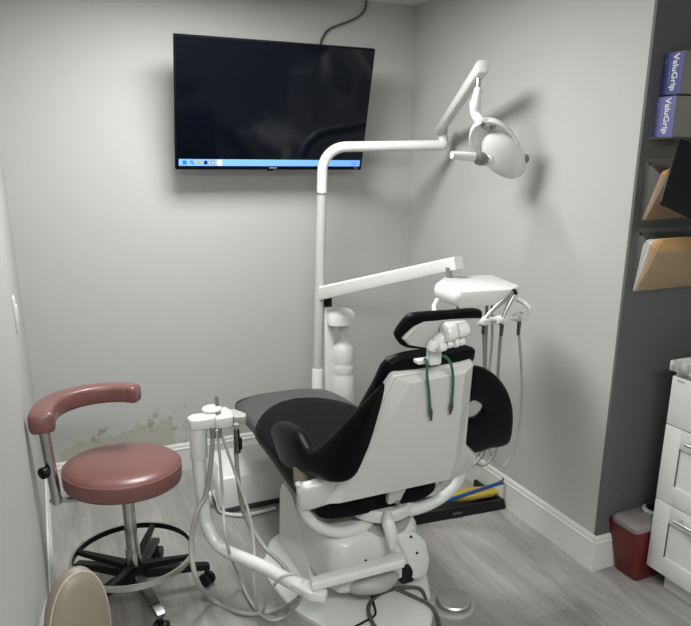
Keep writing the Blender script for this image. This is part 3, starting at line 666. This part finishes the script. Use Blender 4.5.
q = MB(); q.lathe(dc + V((0, 0, .008)), [(.030, 0), (.036, .004), (.036, .010), (.032, .014), (.02, .016)]); q.build('control_disc', 'white_plastic', at)
q = MB()
q.prism([(0.557, 2.353, 0.695), (0.563, 2.408, 0.695), (0.588, 2.385, 0.695), (0.611, 2.330, 0.695), (0.603, 2.300, 0.695), (0.560, 2.308, 0.695)], (0, 0, -.030), .005, 3)
q.build('hose_fork', 'grey_plastic', at, 'grey forked hose holder')

asst = [
    ('thick grey suction hose making the widest loop on the floor, left of bent arm', .0090, 'grey_hose',
     [(0.475, 2.280, 0.669), (0.462, 2.280, 0.555), (0.435, 2.280, 0.421), (0.394, 2.250, 0.377), (0.359, 2.220, 0.268), (0.359, 2.150, 0.167), (0.428, 2.222, 0.013), (0.508, 2.110, 0.013), (0.618, 2.075, 0.013), (0.654, 1.930, 0.144), (0.677, 1.930, 0.186)], 'black', (.488, 2.28, .66)),
    ('thick grey suction hose hanging in the forked holder, running behind the bent arm', .0090, 'grey_hose',
     [(0.555, 2.260, 0.686), (0.555, 2.280, 0.577), (0.557, 2.280, 0.465), (0.573, 2.280, 0.318), (0.618, 2.200, 0.215), (0.651, 2.100, 0.194), (0.661, 2.020, 0.190), (.66, 1.95, .19)], 'dark', (.60, 2.28, .66)),
    ('thin pale tube curling in a small ring over the arm elbow', .0055, 'thin_hose',
     [(0.485, 2.260, 0.674), (0.490, 2.260, 0.558), (0.490, 2.250, 0.404), (0.473, 2.160, 0.294), (0.543, 2.274, 0.040), (0.555, 2.129, 0.012), (0.586, 2.035, 0.012), (0.644, 2.014, 0.030), (0.655, 1.880, 0.185), (0.663, 1.880, 0.221)], 'steel', (.50, 2.27, .66)),
    ('thin pale tube dropping straight beside the thick hose to a small floor curl', .0055, 'thin_hose',
     [(0.494, 2.250, 0.677), (0.536, 2.250, 0.515), (0.568, 2.200, 0.372), (0.571, 2.150, 0.255), (0.546, 2.080, 0.139), (0.562, 2.101, 0.012), (0.574, 2.078, 0.020), (0.568, 2.000, 0.123), (0.584, 1.900, 0.265), (0.640, 1.880, 0.285)], 'steel', (.52, 2.27, .66)),
]
for i, (lab, r, m, pts, tip, tp) in enumerate(asst):
    t = thing('suction_hose', pts[0], lab, 'hose', 'hoses hanging from the assistant holder')
    MB().tube(pts, r, 10, n=7).build('hose', m, t)
    p0_ = V(pts[0])
    if i == 1:
        MB().cyl(p0_ + V((0, 0, -.11)), p0_ + V((0, 0, -.02)), .0125, .0105, bev=.002).build('valve_body', 'dark_steel', t)
        MB().box(p0_ + V((.012, -.004, -.075)), (.010, .014, .045), .003).build('valve_lever', 'black_plastic', t)
    elif i == 2:
        MB().cyl(V((0.515, 2.360, 0.711)), V((0.511, 2.360, 0.766)), .009, .006).build('syringe_body', 'mid_grey_plastic', t)
    else:
        MB().cyl(p0_ + V((0, 0, -.03)), p0_ + V((0, 0, .01)), r * 1.25).build('end_fitting', 'mid_grey_plastic', t)

# ================================================================ FLOOR UNIT BEHIND THE CHAIR
jb = thing('junction_box', (.80, 2.98, 0), 'white moulded floor junction box with dark foot, behind dental chair at back wall', 'junction box')
q = MB()
def jr(z, x0, x1, y0, y1, r=.03):
    P = []
    for (cx_, cy_, a0_) in ((x1 - r, y1 - r, 0), (x0 + r, y1 - r, PI / 2), (x0 + r, y0 + r, PI), (x1 - r, y0 + r, 3 * PI / 2)):
        for k in range(6): P.append((cx_ + r * math.cos(a0_ + k * PI / 10), cy_ + r * math.sin(a0_ + k * PI / 10), z))
    return P
q.loft([jr(.035, .605, .985, 2.86, 3.16), jr(.13, .605, .985, 2.86, 3.16), jr(.175, .612, .985, 2.875, 3.155), jr(.205, .63, .975, 2.92, 3.14), jr(.212, .66, .95, 2.96, 3.11)]).build('cover', 'white_enamel', jb)
MB().box((.80, 3.01, .018), (.36, .28, .036), .006).build('foot', 'dark_steel', jb)
q = MB(); q.tube([(0.599, 2.958, 0.090), (0.609, 2.928, 0.050), (0.618, 2.874, 0.012), (0.708, 2.804, 0.012), (0.856, 2.811, 0.012)], .0085, 8); q.build('loose_pipe', 'white_plastic', jb)
q = MB(); q.box((.575, 2.96, .06), (.03, .05, .05), .008); q.build('pipe_elbow', 'white_plastic', jb)
vl = MB(); vl.cyl((1.0, 2.87, .09), (1.03, 2.80, .11), .022, bev=.003); vl.cyl((1.0, 2.86, .05), (1.05, 2.78, .055), .018, bev=.003)
vl.build('valve', 'black_plastic', jb)

# ================================================================ FOOT PEDAL
FPX, FPY = 1.232, 1.850
fp = thing('foot_pedal', (FPX, FPY, 0), 'round steel foot control disc on a pale base, right of the base plate', 'foot pedal')
q = MB(); P = []
for k in range(28):
    a = 2 * PI * k / 28; P.append(V((FPX + .080 * math.cos(a), FPY + .080 * math.sin(a), 0)))
P2 = [p if (p - V((FPX, FPY, 0))).dot(V((-.94, .35, 0))) < .045 else V((FPX, FPY, 0)) + V((-.94, .35, 0)) * .10 + V((.35, .94, 0)) * ((p - V((FPX, FPY, 0))).dot(V((.35, .94, 0)))) * .7 for p in P]
q.loft([[p + V((0, 0, z)) for p in P2] for z in (0, .010)] + [[V((FPX, FPY, 0)).lerp(p, .94) + V((0, 0, .014)) for p in P2]]).build('base', 'grey_plastic', fp)
q = MB(); q.lathe((FPX + .004, FPY, .013), [(.058, 0), (.064, .004), (.064, .018), (.060, .023), (.02, .0265), (.004, .027)], seg=48); q.build('disc', 'brushed_steel', fp)
q = MB(); q.box((FPX - .078, FPY + .035, .016), (.035, .03, .018), .004); q.build('cable_entry', 'grey_plastic', fp)
q = MB(); q.tube([(FPX - .085, FPY + .040, .016), (1.150, 1.951, 0.036), (1.084, 1.987, 0.036), (0.999, 1.984, 0.036), (0.930, 1.935, 0.036), (0.902, 1.850, 0.036), (0.901, 1.748, 0.036)], .0075, 8); q.build('cable', 'dark_hose', fp)
cb2 = MB(); cb2.tube([(1.02, 2.0, .10), (1.045, 2.010, 0.050), (1.098, 1.934, 0.036), (1.137, 1.867, 0.030), (1.144, 1.815, 0.012), (1.109, 1.735, 0.012)], .0075, 8)
tag(cb2.build('power_cable', 'dark_hose'), 'thick dark cable crossing the base plate towards the bottom edge, beside the foot pedal', 'cable')
cb3 = MB(); cb3.tube([(0.975, 2.021, 0.036), (0.950, 1.933, 0.036), (0.928, 1.881, 0.036), (0.877, 1.864, 0.034), (0.825, 1.851, 0.034)], .004, 8)
tag(cb3.build('thin_cable', 'black_plastic'), 'thin black wire lying over the front of the white base plate', 'cable')

# ================================================================ MAUVE STOOL
SX, SY = .172, 2.385
st = thing('assistant_stool', (SX, SY, 0), 'mauve round assistant stool with curved arm rest, foot ring and five casters', 'stool')
q = MB(); rings = []
tiltx, tilty = -.035, -.02
for R_, h in ((.02, -.002), (.12, 0), (.185, 0), (.200, .006), (.205, .018), (.205, .058), (.201, .066), (.190, .077), (.165, .086), (.10, .093), (.02, .095)):
    rings.append([(SX - .005 + R_ * math.cos(a), SY + R_ * math.sin(a), .482 + h + tiltx * R_ * math.cos(a) + tilty * R_ * math.sin(a)) for a in [2 * PI * k / 56 for k in range(56)]])
seat = q.loft(rings).build('seat', 'mauve_vinyl', st, ang=60)
q = MB(); c_ = [(SX - .005 + .2035 * math.cos(a), SY + .2035 * math.sin(a), .482 + .0645 + tiltx * .2035 * math.cos(a) + tilty * .2035 * math.sin(a)) for a in [2 * PI * k / 72 for k in range(73)]]
q.tube(c_, .0016, 6, smooth=False); q.build('seam', 'mauve_thread', seat)
MB().box((SX, SY, .474), (.20, .16, .014), .003).build('seat_plate', 'black_plastic', st)
MB().cyl((SX, SY, .20), (SX, SY, .469), .0225).build('column', 'steel', st)
MB().cyl((SX, SY, .115), (SX, SY, .215), .027, bev=.003).build('column_sleeve', 'steel', st)
MB().lathe((SX, SY, .085), [(.045, 0), (.05, .01), (.045, .045), (.03, .055)]).build('hub', 'black_plastic', st)
q = MB(); rings = []
for k in range(72):
    a = 2 * PI * k / 72; d = V((math.cos(a), math.sin(a), 0)); c = V((SX, SY, .182))
    rings.append([c + d * (.218 + x) + V((0, 0, z)) for x, z in ((-.004, -.011), (.004, -.011), (.006, 0), (.004, .011), (-.004, .011))])
ringo = q.loft(rings, closed=True).build('foot_ring', 'brushed_steel', st, 'metal foot ring, black inside')
q = MB(); rings = []
for k in range(72):
    a = 2 * PI * k / 72; d = V((math.cos(a), math.sin(a), 0)); c = V((SX, SY, .182))
    rings.append([c + d * (.2125 + x) + V((0, 0, z)) for x, z in ((-.0015, -.0105), (.0015, -.0105), (.0015, .0105), (-.0015, .0105))])
q.loft(rings, closed=True).build('ring_lining', 'black_plastic', ringo)
for k in range(4):
    a = math.radians(62 + 90 * k); d = V((math.cos(a), math.sin(a), 0)); s_ = V((-d.y, d.x, 0)); c = V((SX, SY, 0))
    q = MB(); q.loft([[c + d * .03 + s_ * w_ + V((0, 0, z)) for w_, z in ((-.017, .125), (.017, .125), (.017, .15), (-.017, .15))], [c + d * .214 + s_ * w_ + V((0, 0, z)) for w_, z in ((-.008, .173), (.008, .173), (.008, .190), (-.008, .190))]])
    q.build('ring_spoke', 'black_plastic', st)
for k in range(5):
    a = math.radians(-7 + 72 * k); d = V((math.cos(a), math.sin(a), 0)); s_ = V((-d.y, d.x, 0)); c = V((SX, SY, 0))
    q = MB(); q.loft([[c + d * r_ + s_ * w_ * f + V((0, 0, z + h)) for w_, h in ((-.018, 0), (.018, 0), (.018, t_), (-.018, t_))] for r_, z, f, t_ in ((.03, .085, 1.1, .038), (.16, .080, .9, .028), (.265, .072, .8, .022), (.275, .074, .7, .014))])
    lg = q.build('leg', 'dark_steel' if k == 4 else 'black_plastic', st)
    cp = c + d * .262; cs = MB()
    ax = s_ if k % 2 else (s_ * .7 + d * .7).normalized()
    for sg in (-1, 1): cs.cyl(cp + ax * .004 * sg + V((0, 0, .027)), cp + ax * .023 * sg + V((0, 0, .027)), .027, seg=24, bev=.005)
    cs.cyl(cp + V((0, 0, .03)), cp + V((0, 0, .078)), .008)
    cs.build('caster', 'black_plastic', st)
# arm rest: post, clamp and curved pad
q = MB(); q.box((-.025, 2.36, .463), (.12, .028, .012), .003, rz=-.35); q.build('arm_strut', 'brushed_steel', st)
q = MB(); q.tube([(-.060, 2.36, .458), (-.070, 2.325, .75)], .0175, 16, smooth=False); q.build('arm_post', 'steel', st)
q = MB(); q.cyl((-.078, 2.33, .592), (-.096, 2.315, .592), .020, bev=.004); q.cyl((-.066, 2.34, .592), (-.079, 2.33, .592), .009); q.build('clamp_knob', 'black_plastic', st)
path = smooth_path([(-.072, 2.265, .782), (-.070, 2.32, .785), (-.050, 2.40, .785), (-.005, 2.46, .786), (.065, 2.50, .785), (.14, 2.510, .783), (.205, 2.495, .780), (.252, 2.47, .776)], 5)
rings = []
for i, p in enumerate(path):
    t_ = (path[min(i + 1, len(path) - 1)] - path[max(i - 1, 0)]).normalized(); s_ = V((-t_.y, t_.x, 0)).normalized(); f = i / (len(path) - 1)
    e_ = 1.0 - .18 * (1 if i in (0, len(path) - 1) else 0); hw = (.040 - .010 * f) * e_; ht = (.036 - .004 * f) * e_
    rings.append([p + s_ * hw * math.copysign(abs(math.cos(g)) ** .45, math.cos(g)) + V((0, 0, ht * math.copysign(abs(math.sin(g)) ** .5, math.sin(g)))) for g in [2 * PI * k / 28 for k in range(28)]])
pad = MB().loft(rings).build('arm_pad', 'mauve_vinyl', st, ang=60)
for ix in (2, len(rings) - 5):
    MB().tube([V(v) for v in rings[ix]] + [V(rings[ix][0])], .0015, 6, smooth=False).build('seam', 'mauve_thread', pad)

# ================================================================ TAN CHAIR in the lower left corner
tn = thing('guest_chair', (-.01, 1.32, 0), 'tan oval padded chair back with white shell, cut off at lower left corner', 'chair')
tcn = V((-.036, 1.50, .525)); tu = V((0.06, .10, .99)).normalized(); tn_ = V((.42, -.88, .10)); tn_ = (tn_ - tn_.dot(tu) * tu).normalized(); ts = tu.cross(tn_).normalized() * -1
def oval(sc, d, n=48): return [tcn + ts * .077 * sc * math.copysign(abs(math.cos(g)) ** .9, math.cos(g)) + tu * .175 * sc * math.copysign(abs(math.sin(g)) ** .9, math.sin(g)) + tn_ * d for g in [2 * PI * k / n for k in range(n)]]
MB().loft([oval(.93, -.015), oval(1.0, .0), oval(1.0, .012), oval(.95, .026), oval(.8, .036), oval(.4, .042), oval(.05, .043)]).build('back_pad', 'tan_vinyl', tn, ang=60)
MB().tube(oval(.965, .023) + oval(.965, .023)[:1], .0022, 6, smooth=False).build('piping', 'tan_piping', tn)
tcn = tcn + ts * .009 - tu * .050
MB().loft([oval(.3, -.060), oval(.75, -.055), oval(.98, -.036), oval(1.03, -.014), oval(1.02, -.002), oval(.98, -.006)]).build('back_shell', 'white_enamel', tn, ang=60)
MB().tube([tcn - tn_ * .05, tcn - tn_ * .06 - tu * .12, V((.02, 1.40, .30)), V((.06, 1.25, .28))], .016, 12).build('back_stem', 'steel', tn)
q = MB(); q.lathe((.10, 1.16, .295), [(.15, 0), (.175, .012), (.178, .04), (.165, .065), (.10, .078), (.02, .08)]); q.build('seat', 'tan_vinyl', tn, ang=60)
MB().cyl((.10, 1.16, .05), (.10, 1.16, .295), .022).build('column', 'steel', tn)
MB().lathe((.10, 1.16, 0), [(.19, 0), (.19, .012), (.10, .03), (.03, .06)]).build('base', 'dark_steel', tn)

# ================================================================ FLOOR MOP TRAY by the right wall
mt = thing('dustpan', (1.60, 2.5, 0), 'long black plastic floor tray lying by right baseboard behind the chair', 'floor tray')
q = MB(); q.prism([(1.30, 2.43, 0), (1.855, 2.385, 0), (1.845, 2.60, 0), (1.30, 2.66, 0)], (0, 0, .006), .002); 
q.loft([[(1.30, 2.43, .004), (1.30, 2.455, .004), (1.30, 2.455, .042), (1.30, 2.44, .046)], [(1.858, 2.385, .004), (1.858, 2.41, .004), (1.852, 2.41, .046), (1.852, 2.395, .050)]])
q.loft([[(1.858, 2.40, .004), (1.84, 2.40, .004), (1.84, 2.40, .044), (1.855, 2.40, .044)], [(1.852, 2.62, .004), (1.834, 2.62, .004), (1.834, 2.62, .05), (1.85, 2.62, .05)]])
q.build('tray', 'black_plastic', mt)
q = MB(); q.box((1.60, 2.405, .026), (.05, .012, .014), .003, rz=-.08); q.build('latch', 'dark_steel', mt)
yc = MB(); yc.prism([(1.570, 2.504, 0.035), (1.725, 2.557, 0.035), (1.808, 2.544, 0.035), (1.913, 2.509, 0.035), (1.903, 2.479, 0.035), (1.861, 2.453, 0.035), (1.710, 2.464, 0.035)], (0, 0, .022), .006)
tag(yc.build('cleaning_cloth', 'yellow_cloth'), 'folded yellow cleaning cloth lying in the black floor tray', 'cloth')
mh = thing('mop_handle', (1.62, 2.5, .07), 'blue pole with a steel end, lying across the yellow cloth', 'mop handle')
h0, h1 = V((1.529, 2.440, 0.075)), V((1.852, 2.411, 0.130))
MB().cyl(h0, h0.lerp(h1, .96), .009, seg=16).build('pole', 'blue_plastic', mh)
q = MB(); q.cyl(h0.lerp(h1, .955), h0.lerp(h1, 1.0), .011, bev=.002); q.tube([h1 + V((-.004, 0, .0)), h1 + V((-.004, -.004, .022))], .004, 8, smooth=False); q.build('end_ferrule', 'dark_steel', mh)

# ================================================================ CABINETS on the right
CF = 2.0
def cabinet(y1, width, lab):
    y0 = y1 - width; ym = (y0 + y1) / 2
    t = thing('drawer_cabinet', (2.33, ym, 0), lab, 'cabinet', 'white drawer cabinets under the worktop')
    MB().box((CF + .325, ym, .475), (.61, width - .002, .79), .001).build('carcass', 'cabinet_paint', t)
    MB().box((CF + .345, ym - .026, .04), (.59, width - .054, .08)).build('toe_kick', 'cabinet_paint', t)
    for (z0, z1, shaker) in ((.669, .849, False), (.371, .665, True), (.081, .367, True)):
        q = MB(); cz = (z0 + z1) / 2; hh = z1 - z0
        if not shaker: q.box((CF + .009, ym, cz), (.018, width - .006, hh), .0015)
        else:
            q.box((CF + .013, ym, cz), (.010, width - .02, hh - .02))
            for yy in (y0 + .0375, y1 - .0375): q.box((CF + .009, yy, cz), (.018, .069, hh), .001)
            for zz in (z0 + .036, z1 - .036): q.box((CF + .009, ym, zz), (.018, width - .144, .072), .001)
        d = q.build('drawer_front', 'cabinet_paint', t)
        if shaker:
            hz = z1 - .032; q = MB(); yl, yr = ym - .095, ym + .095
            q.tube([(CF - .030, yl - .012, hz), (CF - .030, yr + .012, hz)], .0055, 12, smooth=False)
            for yy in (yl, yr): q.tube([(CF + .002, yy, hz), (CF - .030, yy, hz)], .0045, 10, smooth=False)
            q.build('handle', 'brushed_steel', d)
    return t
c1 = cabinet(1.686, .45, 'white shaker drawer cabinet next to the red waste bin')
q = MB(); q.box((1.9985, 1.645, .838), (.001, .030, .006)); q.build('sticker', 'logo_grey', c1)
c2 = cabinet(1.234, .45, 'white shaker drawer cabinet nearer the camera, out of frame at right')
wt = MB(); wt.box((2.31, 1.235, .8885), (.65, .91, .037), .003)
tag(wt.build('worktop', 'marble_laminate'), 'grey marbled worktop slab on top of the white drawer cabinets', 'worktop')

# red bin
rb = thing('waste_bin', (2.1, 1.757, 0), 'dark red plastic waste bin with grey lid, between cabinet and alcove wall', 'waste bin')
def br(z, x0, x1, y0, y1, r=.016): return jr(z, x0, x1, y0, y1, r)
MB().loft([br(0, 1.972, 2.24, 1.70, 1.806), br(.005, 1.968, 2.245, 1.697, 1.808), br(.226, 1.935, 2.27, 1.690, FPY)]).build('body', 'red_plastic', rb)
q = MB(); q.loft([br(.222, 1.930, 2.275, 1.687, 1.816), br(.240, 1.928, 2.277, 1.687, 1.816), br(.252, 1.940, 2.268, 1.695, 1.810), br(.256, 1.96, 2.25, 1.71, 1.80)]); q.build('lid', 'smoke_lid', rb)
q = MB(); q.loft([jr(.257, 2.035, 2.20, 1.705, 1.785, .038), jr(.272, 2.03, 2.205, 1.70, 1.79, .040), jr(.277, 2.04, 2.195, 1.708, 1.782, .036)]); q.build('lid_rim', 'clear_acrylic' if False else 'grey_plastic', rb)
q = MB(); q.loft([jr(.2775, 2.045, 2.19, 1.712, 1.778, .032), jr(.279, 2.045, 2.19, 1.712, 1.778, .032)]); q.build('opening', 'black_plastic', rb)

# ================================================================ ALCOVE WALL: glove boxes, file holders, tablet
FY = YN
def glove_box(x0, z0, h, mat_side, lab, xw=.24, tone='purple_card'):
    d = .082; t = thing('glove_box', (x0 + xw / 2, FY, z0), lab, 'glove box', 'glove boxes stacked on the alcove wall')
    MB().box((x0 + xw / 2 + .001, FY - d / 2 - .004, z0 + h / 2), (xw, d, h), .001).build('carton', 'grey_card', t)
    MB().box((x0 + .0003, FY - d / 2 - .004, z0 + h / 2), (.0012, d - .001, h - .001)).build('end_panel', tone, t, 'purple end panel with white lettering')
    M = basis((0, .12, -1), (0, -1, -.12), (x0 - .0008, FY - d * .63, z0 + h * .52)); M2 = basis((0, 0, -1), (0, -1, 0), (x0 - .0010, FY - d * .66, z0 + h * .52))
    text_mesh('ValuGrip', 'lettering', .031, M2, 'print_white', t, bold=.0006)
    MB().box((x0 - .0008, FY - d * .42, z0 + h * .55), (.0006, .0016, h * .55)).build('printed_line', 'print_lilac', t)
    MB().box((x0 - .0008, FY - d * .20, z0 + h * .80), (.0006, .004, h * .12)).build('printed_mark', 'print_lilac', t)
    return t
g_up = glove_box(1.930, 1.790, .128, None, 'upper purple and grey glove box on the alcove wall')
g_lo = glove_box(1.918, 1.658, .126, None, 'lower purple and grey glove box, directly above the clear file holders', tone='lilac_card')
fy = FY - .0875
MB().ellipsoid((2.055, fy, 1.722), (.048, 0, 0), (0, .0012, 0), (0, 0, .030)).build('dispensing_slot', 'black_plastic', g_lo)
text_mesh('S', 'size_letter', .034, basis((1, 0, 0), (0, 0, 1), (2.012, fy + .0005, 1.768)), 'black_plastic', g_lo, bold=.001)
MB().box((2.018, fy + .0004, 1.674), (.022, .001, .003)).build('printed_mark', 'black_plastic', g_lo)
q = MB(); q.box((2.03, FY - .002, 1.787), (.26, .004, .27)); q.box((2.03, FY - .045, 1.654), (.262, .09, .004)); q.box((2.16, FY - .045, 1.787), (.004, .09, .27))
tag(q.build('box_rack', 'clear_acrylic'), 'clear rack holding the two purple glove boxes on the wall', 'rack')

def holder(x0, zb, zt, lab, flab, n=5, w_=.33, sd=0, l0=.05):
    t = thing('file_holder', (x0 + w_ / 2, FY, zb), lab, 'file holder', 'clear acrylic file holders on the alcove wall')
    q = MB(); q.box((x0 + w_ / 2, FY - .002, (zb + zt + .03) / 2), (w_, .003, zt + .03 - zb)); q.build('back_plate', 'clear_acrylic', t)
    q = MB(); q.prism([(x0, FY - .024, zb), (x0 + w_, FY - .024, zb), (x0 + w_, FY - .098, zt - .04), (x0, FY - .098, zt - .04)], (0, -.003, -.001)); q.build('front_plate', 'clear_acrylic', t)
    q = MB(); q.prism([(x0, FY - .004, zb), (x0, FY - .026, zb), (x0, FY - .100, zt - .04), (x0, FY - .004, zt + .02)], (.003, 0, 0)); q.build('side_plate', 'clear_acrylic', t)
    q = MB()
    q.cyl((x0 + .015, FY - .003, zt + .012), (x0 + .015, FY - .007, zt + .012), .005, seg=12); q.build('screw', 'black_plastic', t)
    r = random.Random(sd)
    for k in range(n):
        # each folder stands in the slanting pocket, leaning out at the top
        f = k / (n - 1); y0 = FY - .006 - f * .012; lean = l0 + (.080 - l0) * f; hgt = zt - zb + .010 - r.random() * .008 - (.015 * (1 - f))
        xs = x0 + .005 + r.random() * .005; ww = w_ - .02
        P = [(xs, y0, zb + .004), (xs + ww, y0, zb + .004), (xs + ww, y0 - lean, zb + hgt), (xs + .020, y0 - lean, zb + hgt), (xs + .008, y0 - lean * .985, zb + hgt - .004), (xs + .002, y0 - lean * .94, zb + hgt - .014)]
        white = k < 4 and sd == 2
        o = MB().prism(P, (0, -.0034, -.001), .0006).build('paper_file' if white else 'file_folder', 'paper_white' if white else ('manila_edge' if k < n - 1 else 'manila'))
        od = ['front', 'second from the front', 'third from the front', 'fourth from the front', 'fifth from the front', 'sixth from the front', 'seventh from the front', 'eighth from the front', 'rearmost'][n - 1 - k if k else 8]
        if white: tag(o, 'pale sheaf of papers, %s in the %s clear file holder' % (od, flab), 'papers', 'papers in the lowest file holder')
        else: tag(o, 'manila folder, %s in the %s clear file holder' % (od, flab), 'folder', 'manila folders in the %s holder' % flab)
holder(1.905, 1.385, 1.56, 'clear acrylic file holder above the other, partly hidden by the tablet', 'upper', 4, sd=1, l0=.060)
holder(1.903, 1.135, 1.325, 'lowest clear acrylic file holder, full of manila folders', 'lowest', 8, sd=2, l0=.020)

tb = thing('tablet', (2.0, 1.62, 1.35), 'black tablet screen tilted on an arm before the upper file holder', 'tablet')
to = V((1.740, 1.600, 1.458)); ex = (V((1.849, 1.570, 1.411)) - to).normalized(); ey = V((1.871, 1.620, 1.595)) - to; ey = (ey - ey.dot(ex) * ex).normalized(); en = ex.cross(ey)
RMt = Matrix((ex, ey, en)).transposed()
MB().box(to + ex * .16 + ey * .11, (.32, .22, .012), .006, M=RMt, seg=4).build('body', 'black_plastic', tb)
MB().box(to + ex * .16 + ey * .11 - en * .0065, (.30, .20, .001), 0, M=RMt).build('screen', 'screen_black', tb)
pt = to + ex * .16 + ey * .11 + en * .006
MB().tube([pt, pt + V((.06, .08, 0)), V((2.34, 1.76, 1.50)), V((2.34, YN, 1.50))], .010, 10).build('support_arm', 'black_plastic', tb)
